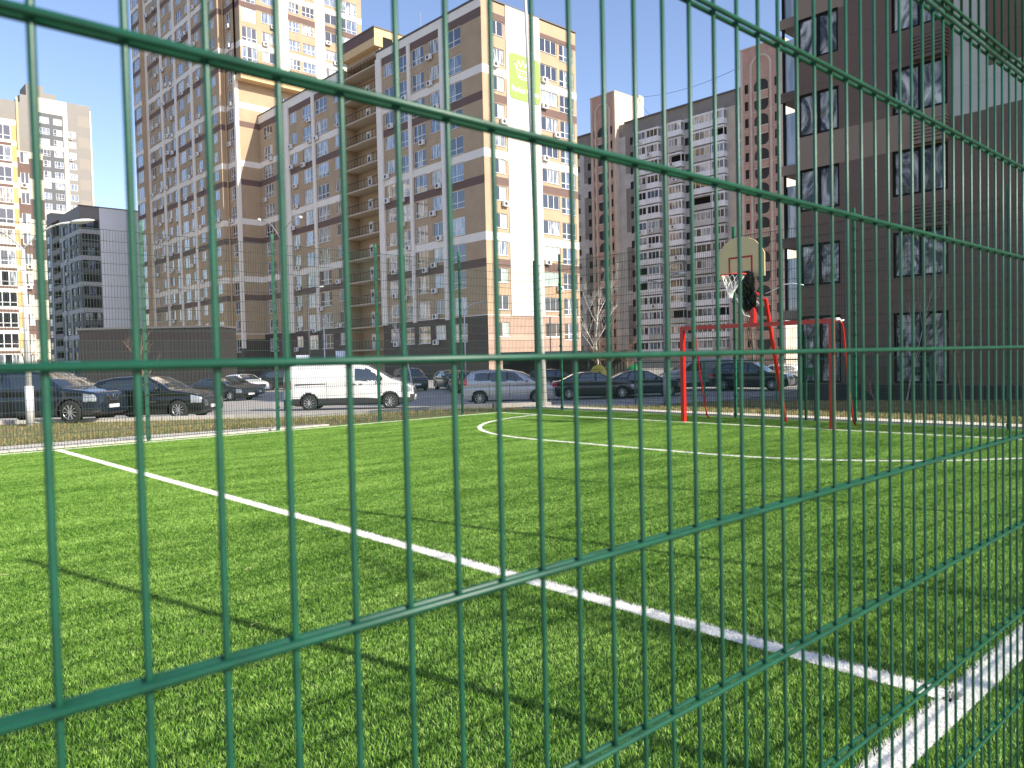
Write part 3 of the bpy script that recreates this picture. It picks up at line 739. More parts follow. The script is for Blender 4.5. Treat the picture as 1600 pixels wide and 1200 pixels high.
car('hatch', BLK, 'black hatchback nosing out from behind the navy SUV', 'car', -47, 9.64, 26.95)
make_car('sedan', BLK, 'black sedan facing the pitch with a bright plate, left of the white van', 'car', 20.2, 48.8, -66)
make_car('hatch', WHT, 'small white hatchback far behind the black sedan', 'car', 26.9, 60.6, -80)
make_car('suv', BLK, 'dark SUV behind the tail of the white van', 'car', 31.5, 62.5, -32)
van = car('van', WHT, 'white panel van with black side mouldings parked at the grass verge', 'van', -40, 15.95, 29.7, 1, name='parked_van')
make_car('suv', BLU, 'dark blue SUV facing the pitch behind the nose of the white van', 'car', 34.3, 48.3, -112)
make_car('hatch', GRY, 'grey hatchback next to the dark blue SUV', 'car', 37.0, 46.6, -108)
make_car('hatch', BLK, 'dark car with red tail lights seen past the rear of the silver minivan', 'car', 34.2, 41.6, 62)
car('mpv', SLV, 'silver compact minivan with red tail lamp behind the fence corner', 'car', -42, 22.83, 26.8, 1)
make_car('sedan', BLU, 'dark blue sedan whose roof shows above the silver minivan', 'car', 35.0, 37.2, -55)
car('sedan', BLK, 'black sedan right of the pale pole with bright alloy wheels', 'car', -42, 29.84, 27.85, 1)
car('sedan', NAVY, 'dark sedan parked ahead of the black sedan with bright alloys', 'car', -42, 34.97, 25.2, 0)
make_car('van', SLV2, 'silver minibus facing left behind the left goal post', 'van', 42.0, 27.8, 138, name='parked_van')
make_car('suv', BLK, 'black SUV with roof rails behind the goal', 'car', 42.3, 24.6, -75, roofrail=True)
make_car('hatch', SLV, 'silver hatchback behind the right side of the goal', 'car', 48.5, 26.8, 140)
make_car('suv', BLU, 'dark SUV with roof rails behind the navy SUV at the left edge', 'car', 11.0, 45.5, -48, roofrail=True)
make_car('sedan', GRY, 'dark grey sedan in the back row between the white van and the shed', 'car', 22.3, 52.6, -60)
make_car('hatch', BLK, 'black hatchback in the back row just right of the silver minivan', 'car', 37.6, 36.2, -50)
make_car('hatch', WHT, 'white car mostly hidden at the far left edge', 'car', 9.6, 56.6, -40)

# ------------------------------------------------------------------ lamps, signs
LH = mat('lamp_head_grey', (.62, .63, .62), .4)
def lamp(x, y, top, label, arms, r=.08, m=STEEL, head=.62, z0=None, rt_=.045, group='street lamps'):
    z0 = gz(x, y) if z0 is None else z0
    t = thing('street_lamp', label, 'lamp post', (x, y, z0), 0, group)
    bm = bmesh.new(); tube(bm, [(0, 0, 0), (0, 0, 1.2)], r*1.25, 12); tube(bm, [(0, 0, 1.2), (0, 0, top)], r, 12, r_end=rt_); build('pole', bm, m, t)
    for ax, ay, L_, rise in arms:
        d = Vector((ax, ay, 0)).normalized(); b0 = Vector((0, 0, top-.02))
        pts = [b0]+[b0+d*L_*(u)+Vector((0, 0, rise*(1-(1-u)**2.2))) for u in (.06, .14, .25, .4, .6, .8, 1)]
        bm = bmesh.new(); tube(bm, pts, rt_*.7, 8); a_ = build('arm', bm, m, t)
        bm = bmesh.new(); e = pts[-1]; dd = (pts[-1]-pts[-2]).normalized(); s_ = Vector((-d.y, d.x, 0))
        n = 10; rows = []
        for i in range(9):
            u = i/8; wv = .13*math.sin(math.pi*min(1, u*.9+.12))**.6+.02; c = e+dd*head*u
            rows.append([bm.verts.new(c+s_*wv*math.cos(2*math.pi*k/n)+Vector((0, 0, 1))*wv*.5*math.sin(2*math.pi*k/n)) for k in range(n)])
        for i in range(8):
            for k in range(n): bm.faces.new([rows[i][k], rows[i][(k+1) % n], rows[i+1][(k+1) % n], rows[i+1][k]])
        bm.faces.new(rows[0][::-1]); bm.faces.new(rows[-1]); build('lamp_head', bm, LH, a_, smooth=True)
    return t
C_R = (.733, -.68)
lamp(5.37, 27.38, 5.35, 'galvanised double-arm street lamp on the verge in front of the navy SUV', [(.733, -.68, 1.5, .78), (-.733, .68, 1.45, .78)], head=.7, m=mat('lamp_pole_light', (.58, .58, .57), .5), r=.095)
lamp(23.78, 17.34, 4.45, 'double-arm lamp standing beyond the left goal post', [(.9, -.45, .62, .42), (-.9, .6, .62, .15)], r=.055, rt_=.035, head=.3, m=mat('dull_steel', (.24, .25, .26), .5))
lamp(15.88, 31.66, 7.4, 'double-arm lamp behind the white van', [(.8, -.6, .8, .95), (-.8, .6, .8, .85)], r=.065, rt_=.035, m=mat('aged_steel', (.17, .17, .165), .6), head=.16)
lamp(29.93, 55.47, 7.4, 'dark slim lamp against the apartment wing', [(.733, -.68, .9, .75)], r=.07, m=mat('dark_steel', (.06, .06, .07), .5), head=.4)
lamp(33.1, 40.25, 5.5, 'slim pale lamp beside the dark corner of the apartment block', [(.95, -.3, 1.1, .55)], r=.06, m=WPOLE, head=.3)
pt = thing('tall_pole', 'very tall pale tapering pole at the fence corner rising out of the picture', 'pole', (15.36, 15.28, -.02))
bm = bmesh.new(); tube(bm, [(0, 0, 0), (0, .12, 3.5), (0, .25, 7), (0, .41, 11.5), (0, .5, 14)], .09, 14, r_end=.03); build('pole', bm, WPOLE, pt)
bm = bmesh.new(); box(bm, -.16, -.16, 0, .16, .16, .02)
build('base_plate', bm, STEEL, pt)
bm = bmesh.new(); tube(bm, [(0, .55, 13.9), (.5, .2, 14.4), (1.3, -.3, 14.6)], .03, 8); build('arm', bm, WPOLE, pt)
def sign(x, y, w_, h_, zt, label, rz=-43):
    t = thing('notice_board', label, 'sign', (x, y, gz(x, y)), R(rz), 'pale notice boards')
    bm = bmesh.new(); tube(bm, [(0, .03, 0), (0, .03, zt)], .035, 8); build('post', bm, STEEL, t)
    bm = bmesh.new(); box(bm, -w_/2, -.02, zt-h_, w_/2, 0, zt); build('panel', bm, mat('board_white', (.66, .70, .78), .5, var=.15, scale=4), t)
sign(21.8, 41.2, .75, 1.1, 2.7, 'pale blue-white notice board on a post above the white van, the left one')
sign(23.5, 39.6, .85, 1.05, 2.9, 'pale blue-white notice board on a post above the white van, the right one')
t = thing('flagpole', 'thin white pole standing between the two notice boards', 'pole', (25.25, 44.8, gz(25.25, 44.8))); bm = bmesh.new(); tube(bm, [(0, 0, 0), (0, 0, 4.9)], .05, 8, r_end=.035); build('pole', bm, WPOLE, t)
bm = bmesh.new(); tube(bm, [(0, 0, 4.9), (0, 0, 5.05)], .07, 8); build('finial', bm, WPOLE, t)

# ------------------------------------------------------------------ shed, waste shelter, containers
def shed():
    t = thing('low_shed', 'long low building clad in dark brown metal sheets behind the cars at the left', 'shed', (23.9, 73.3, LOW), math.atan2(68.2-77.1, 29.4-19.8))
    L_ = 12.6
    bm = bmesh.new(); box(bm, -L_/2, 0, 0, L_/2, 4, 5.7)
    x = -L_/2+.15
    while x < L_/2: box(bm, x, -.04, 0, x+.12, -.001, 5.7); x += .35
    build('wall', bm, CHAR, t)
    bm = bmesh.new(); box(bm, -L_/2-.1, -.12, 5.7, L_/2+.1, 4.1, 5.88); build('roof', bm, ROOFM, t)
shed()
def shelter():
    p0, p1 = Vector((39.0, 43.0, LOW)), Vector((45.9, 36.5, LOW)); a = math.atan2(p1.y-p0.y, p1.x-p0.x); L_ = (p1-p0).length
    t = thing('waste_shelter', 'dark flat-roofed waste shelter with ribbed walls behind the black sedans', 'shelter', p0, a)
    bm = bmesh.new(); box(bm, -.2, -.2, 2.48, L_+.3, 2.8, 2.75); build('roof', bm, mat('shelter_roof', (.05, .055, .06), .5), t)
    bm = bmesh.new(); box(bm, 0, 2.4, 0, L_, 2.5, 2.48)
    for i in range(40): box(bm, i*L_/40+.02, 2.36, 0, i*L_/40+.09, 2.4, 2.48)
    build('wall', bm, CHAR, t)
    for x in (0, L_/3, 2*L_/3, L_): bm = bmesh.new(); box(bm, x-.05, -.05, 0, x+.05, .05, 2.48); build('post', bm, CHAR, t)
shelter()
def bell(x, y, col, nm, label):
    t = thing('recycling_bell', label, 'recycling container', (x, y, LOW), 0, 'bell-shaped recycling containers')
    bm = bmesh.new(); n = 20; pr = [(.62, 0), (.68, .5), (.66, .95), (.56, 1.3), (.36, 1.58), (.12, 1.7), (.02, 1.72)]
    rows = [[bm.verts.new((r*math.cos(2*math.pi*k/n), r*math.sin(2*math.pi*k/n), z)) for k in range(n)] for r, z in pr]
    for i in range(len(pr)-1):
        for k in range(n): bm.faces.new([rows[i][k], rows[i][(k+1) % n], rows[i+1][(k+1) % n], rows[i+1][k]])
    bm.faces.new(rows[-1]); build('bell', bm, mat(nm, col, .5), t, smooth=True)
    bm = bmesh.new(); tube(bm, [(-.45, -.45, 1.15), (-.55, -.55, 1.15)], .1, 12); build('slot_ring', bm, BLACK, t)
bell(41.5, 35.9, (.50, .40, .03), 'yellow_plastic', 'yellow domed recycling container behind the black sedan')
bell(43.2, 34.1, (.02, .20, .05), 'green_plastic', 'green domed recycling container right of the yellow one')

# ------------------------------------------------------------------ bare trees and bushes
def bare_tree(name, label, cat, x, y, h, m, seed, spread=.45, r0=None, levels=4, lean=(0, 0), z=None, group=None, kids=5, twig=None):
    rnd = random.Random(seed); z = gz(x, y) if z is None else z
    t = thing(name, label, cat, (x, y, z), 0, group); r0 = r0 or h*.012
    bt = bmesh.new(); bb = bmesh.new(); bt2 = bb
    def branch(p, d, L_, r, lv, bmx):
        n = 4; pts = [p]; q = p.copy(); dd = d.copy()
        for i in range(n):
            dd = (dd+Vector((rnd.gauss(0, .10), rnd.gauss(0, .10), .05+rnd.gauss(0, .04)))).normalized(); q = q+dd*L_/n; pts.append(q.copy())
        tube(bmx, pts, r, 6 if lv < 2 else 4 if lv < 3 else 3, cap=False, r_end=r*.45)
        if lv >= levels: return
        nk = kids+2 if lv == 0 else kids
        for i in range(nk):
            u = (.28+.70*i/nk) if lv == 0 else rnd.uniform(.25, 1); k = min(int(u*n), n-1); s = pts[k].lerp(pts[k+1], u*n-k)
            a = rnd.random()*6.28; o_ = Vector((math.cos(a), math.sin(a), 0)); nd = (dd*(1-spread)+o_*spread*1.1+Vector((0, 0, .25))).normalized()
            branch(s, nd, L_*rnd.uniform(.38, .58)*(1.1-.35*u), r*.45*(1.1-.4*u), lv+1, bb)
    branch(Vector((0, 0, 0)), Vector((lean[0], lean[1], 1)).normalized(), h*.8, r0, 0, bt)
    build('trunk', bt, m, t, smooth=True); c = build('crown', bb, twig or m, t)
    return t
bare_tree('birch_tree', 'bare birch with pale forked trunk between the apartment block and the concrete towers', 'tree', 44.2, 38.2, 8.6, BIRCH, 4, .5, .085)
bare_tree('bare_bush', 'tangle of brown bare branches at the foot of the birch', 'bush', 43.4, 37.0, 4.3, BUSHM, 8, .65, .05, kids=7)
bare_tree('bare_bush', 'brown leafless bush right of the birch foot', 'bush', 45.2, 36.2, 3.6, BUSHM, 9, .65, .05, kids=7)
bare_tree('bare_tree', 'slender pale bare tree in front of the dark brick base, behind the van', 'tree', 30.5, 42.6, 6.6, BIRCH, 12, .42, .07, kids=4)
bare_tree('bare_tree', 'young bare tree in front of the dark metal shed', 'tree', 18.3, 58.0, 5.2, BUSHM, 14, .5, .06, kids=4)
bare_tree('bare_tree', 'small leafless tree left of the dark metal shed', 'tree', 13.6, 68.0, 4.6, BARK, 17, .55, .06, kids=5)
bare_tree('bare_tree', 'reddish bare sapling on the grass at the foot of the brown building', 'tree', 26.4, 8.2, 2.6, BUSHM, 21, .35, .03, kids=5)
bare_tree('bare_tree', 'thin pale sapling in front of the brown building shop window', 'tree', 26.6, 9.9, 4.8, mat('grey_twig', (.30, .27, .22), .9), 23, .4, .022, kids=4)
bare_tree('dry_shrub', 'low dry shrub behind the end fence right of the goal', 'bush', 24.2, 9.9, 1.0, BUSHM, 25, .6, .015, levels=3, kids=6)
bare_tree('bare_tree', 'bare garden tree on the path outside the near fence, shading the turf', 'tree', 4.35, -3.4, 5.2, BARK, 41, .6, .06, kids=7)
bare_tree('bare_tree', 'bare brown tree in front of the pink balcony tower', 'tree', 47.5, 27.5, 6.4, BARK, 31, .5, .08, kids=5)

# ------------------------------------------------------------------ buildings
CAMV = Vector((0, 0, 1.4))
class Bld:
    """a building: walls in one mesh, windows / air conditioners as parts (the nearest ones one by one)"""
    def __init__(s, name, label, cat, x, y, z=LOW, group=None):
        s.root = thing(name, label, cat, (x, y, z), 0, group); s.o = Vector((x, y, z)); s.items = {}; s.rnd = random.Random(hash(len(label)*7+int(x)))
    def P(s, kind, plane, a, z, d=0):
        return Vector((plane+d, a, z))-s.o if kind == 'X' else Vector((a, plane+d, z))-s.o
    def part(s, name, fn, mats, smooth=False, parent=None):
        bm = bmesh.new(); fn(bm); return build(name, bm, mats, parent or s.root, smooth)
    def bx(s, bm, x0, y0, z0, x1, y1, z1, mi=0):
        o = s.o; box(bm, x0-o.x, y0-o.y, z0-o.z, x1-o.x, y1-o.y, z1-o.z, mi)
    def facade(s, bm, kind, plane, a0, a1, z0, z1, cols, colour, abreaks=(), zbreaks=(), rec=.16):
        A = sorted(set([a0, a1]+[c[0] for c in cols]+[c[1] for c in cols]+[b for b in abreaks if a0 < b < a1]))
        for p, q in zip(A, A[1:]):
            if q-p < 1e-4: continue
            m_ = (p+q)/2; col = next((c for c in cols if c[0] <= m_ <= c[1]), None)
            wins = [r for r in col[2] if z0 <= r[0] and r[1] <= z1] if col else []
            Z = sorted(set([z0, z1]+[b for b in zbreaks if z0 < b < z1]+[v for r in wins for v in r[:2]]))
            for u, v in zip(Z, Z[1:]):
                if v-u < 1e-4: continue
                zc = (u+v)/2
                if any(r[0] < zc < r[1] for r in wins): continue
                f = bm.faces.new([bm.verts.new(s.P(kind, plane, a, z)) for a, z in ((p, u), (q, u), (q, v), (p, v))]); f.material_index = colour(m_, zc)
        for c in cols:
            for r in c[2]:
                if not (z0 <= r[0] and r[1] <= z1): continue
                ca, cb = c[0], c[1]; mi = colour((ca+cb)/2, r[0]-.05)
                for e in (((ca, r[0]), (cb, r[0])), ((cb, r[0]), (cb, r[1])), ((cb, r[1]), (ca, r[1])), ((ca, r[1]), (ca, r[0]))):
                    f = bm.faces.new([bm.verts.new(s.P(kind, plane, e[0][0], e[0][1])), bm.verts.new(s.P(kind, plane, e[1][0], e[1][1])), bm.verts.new(s.P(kind, plane, e[1][0], e[1][1], rec)), bm.verts.new(s.P(kind, plane, e[0][0], e[0][1], rec))]); f.material_index = mi
                wt = c[3]
                if wt: s.window(kind, plane+rec-.06, ca, cb, r[0], r[1], wt)
                if len(c) > 4 and s.rnd.random() < c[4]: s.ac(kind, plane, (ca if s.rnd.random() < .5 else cb-.85)+.0, r[0]-.62)
    def put(s, name, me, kind, plane, a, z, area):
        M_ = Matrix.Translation(s.P(kind, plane, a, z))
        if kind == 'X': M_ = M_ @ Matrix.Rotation(R(-90), 4, 'Z')
        c = Vector((plane, a, z)) if kind == 'X' else Vector((a, plane, z)); d = (c-CAMV).length
        s.items.setdefault(name, []).append((area/d/d, me, M_))
    def window(s, kind, plane, a0, a1, z0, z1, wt):
        w_, h = a1-a0, z1-z0; nv, tr, fm, pool, sill = wt
        gi = s.rnd.choice(pool)
        me = winmesh(round(w_, 2), round(h, 2), nv, tr, fm, gi, sill)
        s.put('window', me, kind, plane, (a1 if kind == 'X' else a0), z0, w_*h)
    def ac(s, kind, plane, a, z):
        s.put('air_conditioner', acmesh(), kind, plane, (a+.85 if kind == 'X' else a), z, .5)
    def finish(s):
        for name, L_ in s.items.items():
            L_.sort(key=lambda t: -t[0])
            for _, me, M_ in L_[:99]:
                o = link(bpy.data.objects.new(name, me), s.root); o.matrix_local = M_
            if len(L_) > 99:
                vs = []; fs = []; mi = []; ms = []
                for _, me, M_ in L_[99:]:
                    k = len(vs); vs += [M_ @ v.co for v in me.vertices]
                    loc = []
                    for m in me.materials:
                        if m not in ms: ms.append(m)
                        loc.append(ms.index(m))
                    for p in me.polygons: fs.append([k+i for i in p.vertices]); mi.append(loc[p.material_index])
                me = bpy.data.meshes.new(name); me.from_pydata(vs, [], fs)
                for m in ms: me.materials.append(m)
                me.polygons.foreach_set('material_index', mi)
                o = link(bpy.data.objects.new(name, me), s.root); o['kind'] = 'stuff'
WC = {}
def winmesh(w_, h, nv, tr, fm, gi, sill):
    key = (w_, h, nv, tr, fm, gi, sill)
    if key in WC: return WC[key]
    bm = bmesh.new(); fw_ = .075 if fm != 'B4' else .09
    fm_ = {'W': WFRAME, 'D': BLACKF, 'B4': BLACKF}[fm]; d0, d1 = 0, .05
    box(bm, 0, d0, 0, fw_, d1, h, 0); box(bm, w_-fw_, d0, 0, w_, d1, h, 0); box(bm, fw_, d0, 0, w_-fw_, d1, fw_, 0); box(bm, fw_, d0, h-fw_, w_-fw_, d1, h, 0)
    for i in range(1, nv): x = w_*i/nv; box(bm, x-fw_*.6, d0-.004, fw_, x+fw_*.6, d1-.004, h-fw_, 0)
    if tr:
        for i in range(nv): box(bm, w_*i/nv+fw_*.6, d0+.002, tr, w_*(i+1)/nv-fw_*.6, d1, tr+fw_, 0)
    rr = random.Random(int(w_*100)+gi*7)
    for i in range(nv):
        x0, x1 = w_*i/nv, w_*(i+1)/nv
        f = bm.faces.new([bm.verts.new(p) for p in ((x0, .04, .02), (x1, .04, .02), (x1, .04, h-.02), (x0, .04, h-.02))])
        f.material_index = 1 if rr.random() < .8 else 2
    if sill: box(bm, -.04, -.18, -.05, w_+.04, 0, -.003, 3)
    me = bpy.data.meshes.new('window'); bm.to_mesh(me); bm.free()
    for m in (fm_, gi if not isinstance(gi, int) else GL[gi], GDARK if fm != 'B4' else (gi if not isinstance(gi, int) else GL[gi]), SILL): me.materials.append(m)
    WC[key] = me; return me
# film windows are passed as negative ids
GL += [FILM, FILM2, mat('dark_opening', (.02, .018, .017), .8)]          # 6, 7, 8
def acmesh():
    if 'ac' in WC: return WC['ac']
    bm = bmesh.new(); box(bm, 0, -.42, 0, .85, -.12, .58, 0)
    c = (.36, -.425, .29); n = 12
    f = bm.faces.new([bm.verts.new((c[0]+.22*math.cos(2*math.pi*k/n), c[1], c[2]+.22*math.sin(2*math.pi*k/n))) for k in range(n)]); f.material_index = 1
    box(bm, .1, -.40, -.04, .14, 0, 0, 1); box(bm, .7, -.40, -.04, .74, 0, 0, 1)
    me = bpy.data.meshes.new('air_conditioner'); bm.to_mesh(me); bm.free(); me.materials.append(ACW); me.materials.append(ACD); WC['ac'] = me; return me

FH = 2.967
def rows(zc0, n, lo, hi, pitch=FH): return [(zc0+pitch*k+lo, zc0+pitch*k+hi) for k in range(n)]
WB = [(14.75+8.9*k-.45, 14.75+8.9*k+.45) for k in range(-1, 8)]; BB = [(11.9+8.9*k-.45, 11.9+8.9*k+.45) for k in range(0, 8)]
ZB = [v for r in WB+BB for v in r]+[6.2]
def resid(a, z):       # shared tan / white / brown scheme: 0 tan 1 white 2 brown 3 base
    if z < 6.2: return 3
    if any(p <= z <= q for p, q in WB): return 1
    if any(p <= z <= q for p, q in BB): return 2
    return 0
RM = [TAN, WHITE, DBROWN, BASEBR, CREAM, ROOFM]
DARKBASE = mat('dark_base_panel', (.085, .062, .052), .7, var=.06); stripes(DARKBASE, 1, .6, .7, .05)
W2 = (2, 0, 'W', (0, 0, 1, 2, 3, 5), True); W3T = (3, .62, 'W', (0, 0, 2, 3, 5, 1), True); W2T = (2, .62, 'W', (0, 2, 3, 1), True); W3 = (3, 0, 'W', (0, 1, 1, 4, 2), True); W2G = (2, 0, 'W', (1, 4, 4, 0), True)

# --- the long apartment block with the green sign
X1, Y1, Y1S, ZR1 = 55.54, 63.52, 83.6, 39.95
b = Bld('apartment_block', 'long tan and white apartment block with a green sign on its sunlit end wall', 'building', X1, Y1)
def blk(bm):
    ctop = lambda f: (lambda a, z: 1 if z > 39.2 else (2 if z > 38.1 else f(a, z)))
    rs = rows(4.66, 12, -.8, .8)
    c1 = [(56.83, 58.72, rs, W2G, .45), (64.33, 67.11, rs, W3, .62), (67.51, 69.95, rows(4.66, 12, -1.15, .8), W3T)]
    def c_end(a, z):
        if z > 38.55 and a > 58.96: return 0 if a > 64.2 else 1
        if 58.96 < a < 64.23: return 1 if z > 6.2 else 3
        if z > 37.9: return 2 if z < 38.8 and not 58.96 < a < 64.23 and a > 56.9 else 0
        if a < 56.7 and not any(p <= z <= q for p, q in WB): return 3 if z < 6.2 else 0
        return resid(a, z)
    b.facade(bm, 'Y', Y1, X1, 70.36, LOW, ZR1, c1, c_end, (56.7, 58.96, 64.23), ZB+[37.9, 38.8, 38.55])
    # shaded long side, towards the stair shaft
    rb = rows(4.66, 12, -1.2, .8)
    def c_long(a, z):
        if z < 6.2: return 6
        if z > 39.0: return 1
        if z > 38.0: return 2
        return resid(a, z)
    cA = [(67.0, 69.6, rb, W2T), (70.9, 72.9, rs, W2, .7), (73.8, 76.2, rb, W3T, .15), (77.0, 78.95, rb, W2T, .2), (80.1, 82.1, rs, W2, .75)]
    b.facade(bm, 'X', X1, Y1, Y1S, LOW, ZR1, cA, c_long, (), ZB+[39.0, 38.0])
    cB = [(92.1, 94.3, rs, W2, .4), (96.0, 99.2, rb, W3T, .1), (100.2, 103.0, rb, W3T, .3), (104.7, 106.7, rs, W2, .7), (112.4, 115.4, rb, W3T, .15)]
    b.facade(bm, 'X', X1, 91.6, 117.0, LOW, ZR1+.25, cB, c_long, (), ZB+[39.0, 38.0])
    o = b.o
    for q in (((X1, Y1), (70.36, Y1), (70.36, Y1S), (X1, Y1S)), ((X1, 91.6), (70.36, 91.6), (70.36, 117), (X1, 117))):
        f = bm.faces.new([bm.verts.new(Vector((x, y, ZR1-.1))-o) for x, y in q]); f.material_index = 5
    for y in (Y1S, 91.6):
        f = bm.faces.new([bm.verts.new(Vector(p)-o) for p in ((X1, y, LOW), (70.36, y, LOW), (70.36, y, ZR1+.2), (X1, y, ZR1+.2))]); f.material_index = 0
    f = bm.faces.new([bm.verts.new(Vector(p)-o) for p in ((70.36, Y1, LOW), (70.36, 117, LOW), (70.36, 117, ZR1), (70.36, Y1, ZR1))]); f.material_index = 0
b.part('wall', blk, RM+[DARKBASE])
b.part('blank_panel', lambda bm: b.bx(bm, 58.98, Y1-.12, 6.2, 64.21, Y1-.003, ZR1+.06), mat('white_render_bright', (.72, .67, .58), .8, var=.03, scale=.4))
for y0, y1 in ((69.84, 70.68), (76.38, 76.92), (82.45, 83.6)):
    b.part('pilaster', lambda bm: b.bx(bm, X1-.22, y0, 6.0, X1-.003, y1, 39.05), WHITE)
for y0, y1 in ((91.6, 92.05), (99.36, 100.0), (106.95, 108.9)):
    b.part('pilaster', lambda bm: b.bx(bm, X1-.22, y0, 6.0, X1-.003, y1, 39.3), WHITE)
b.part('roof_edge', lambda bm: (b.bx(bm, X1-.12, Y1-.14, ZR1+.07, 70.45, Y1+.2, ZR1+.2), b.bx(bm, X1-.12, Y1+.2, ZR1+.07, X1+.3, Y1S, ZR1+.2), b.bx(bm, X1-.12, 91.6, ZR1+.26, X1+.3, 117, ZR1+.4)), ROOFM)
def stair(bm):
    b.bx(bm, X1+1.9, Y1S+.01, LOW, X1+6, 91.59, 40.2, 0); b.bx(bm, X1-.2, Y1S+.0, 41.0, 60.6, 91.59, 43.2, 4); b.bx(bm, X1-.21, Y1S-.01, 42.0, X1-.2, 91.6, 43.2, 2)
    b.bx(bm, X1+.6, Y1S+.2, 40.1, 60.4, 91.5, 41.0, 0); b.bx(bm, X1-.3, Y1S-.1, 43.2, 60.8, 91.7, 43.36, 5)
b.part('stair_shaft', stair, RM)
b.part('shaft_opening_shade', lambda bm: b.bx(bm, 56.6, Y1S-.04, 40.6, 58.0, Y1S-.011, 42.3), MATS['black_frame'])  # thin black plate, its colour standing for the shade inside an opening
for k in range(13):
    z = 3.05+FH*k
    bl = b.part('balcony_slab', lambda bm: b.bx(bm, X1-.25, Y1S+.01, z-.16, X1+1.9, 91.59, z+.02), mat('slab_concrete', (.46, .38, .28), .85))
    def rail(bm):
        for i in range(11): y = Y1S+.25+i*.75; b.bx(bm, X1-.18, y, z+.02, X1-.15, y+.03, z+1.05)
        b.bx(bm, X1-.19, Y1S+.1, z+1.05, X1-.14, 91.5, z+1.1); b.bx(bm, X1-.175, Y1S+.1, z+.15, X1-.155, 91.5, z+.17)
    b.part('railing', rail, BLACKF, parent=bl)
    def door(bm): b.bx(bm, X1+1.84, 88.2, z+.04, X1+1.895, 89.2, z+2.1, 0); b.bx(bm, X1+1.82, 88.5, z+1.1, X1+1.839, 88.9, z+1.7, 1)
    b.part('stair_door', door, [WFRAME, GDARK])
# green sign with crown
def rrect(x0, z0, x1, z1, r=.5):
    pts = []
    for cx, cz, a0 in ((x1-r, z0+r, -90), (x1-r, z1-r, 0), (x0+r, z1-r, 90), (x0+r, z0+r, 180)):
        for i in range(6): a = R(a0+90*i/5); pts.append((cx+r*math.cos(a), cz+r*math.sin(a)))
    return pts
SG = mat('sign_green', (.26, .40, .075), .6)
sg = b.part('sign', lambda bm: prism(bm, rrect(59.4, 30.15, 64.12, 35.1), Y1-.18, Y1-.125, lambda a, z, d: b.P('Y', 0, a, z, d)), SG)
def crown(bm):
    f3 = lambda a, z, d: b.P('Y', 0, a, z, d); y0, y1 = Y1-.20, Y1-.182
    def st(p, q, w_=.09): 
        dx, dz = q[0]-p[0], q[1]-p[1]; l = math.hypot(dx, dz); nx, nz = -dz/l*w_/2, dx/l*w_/2
        prism(bm, [(p[0]+nx, p[1]+nz), (q[0]+nx, q[1]+nz), (q[0]-nx, q[1]-nz), (p[0]-nx, p[1]-nz)], y0, y1, f3)
    z = lambda v: 32.3+v
    pk = [(59.95, 2.05), (60.5, 1.35), (60.72, 2.2), (61.1, 1.45), (61.4, 2.35), (61.72, 1.45), (62.1, 2.2), (62.35, 1.35), (62.9, 2.05)]
    for p, q in zip(pk, pk[1:]): st((p[0], z(p[1])), (q[0], z(q[1])), .13)
    for v, hw in ((1.2, .98), (.55, .85), (.3, .75)): 
        for i in range(6): u0, u1 = -1+i/3, -1+(i+1)/3; st((61.43+hw*u0, z(v-.12*(1-u0*u0))), (61.43+hw*u1, z(v-.12*(1-u1*u1))), .1)
    for sx in (-1, 1): st((61.43+sx*.98, z(1.2)), (61.43+sx*.75, z(.3)), .1); st((61.43+sx*1.0, z(1.2)), (61.43+sx*1.42, z(2.0)), .1)
    for u in (-.5, 0, .5):
        pts = [(61.43+u+.1*math.cos(k*math.pi/4), z(.83)+.1*math.sin(k*math.pi/4)) for k in range(8)]; prism(bm, pts, y0, y1, f3)
SW = mat('sign_white', (.82, .82, .72), .6)
b.part('crown_emblem', crown, SW, parent=sg)
fc = bpy.data.curves.new('lettering', 'FONT'); fc.body = 'Perfect Group'; fc.size = .78; fc.align_x = 'CENTER'; fc.extrude = .012; fc.offset = .012
to = bpy.data.objects.new('tmp', fc); COL.objects.link(to); bpy.context.view_layer.update()
tm = bpy.data.meshes.new_from_object(to); bpy.data.objects.remove(to); tm.materials.clear(); tm.materials.append(SW)
lo = link(bpy.data.objects.new('lettering', tm), sg); lo.location = Vector((61.76, Y1-.20, 30.95))-b.o; lo.rotation_euler = (R(90), 0, 0); lo.scale = (.93, 1.15, 1)
b.part('drainpipe', lambda bm: b.bx(bm, 65.0, Y1-.1, LOW, 65.1, Y1-.02, 6.1), ROOFM)
def ant(bm):
    o = b.o
    for x, y, h in ((57.3, 76.5, 3.2), (60, 70, 1.6)): tube(bm, [Vector((x, y, ZR1))-o, Vector((x, y, ZR1+h))-o], .03, 5)
b.part('antenna', ant, STEEL)
b.finish()

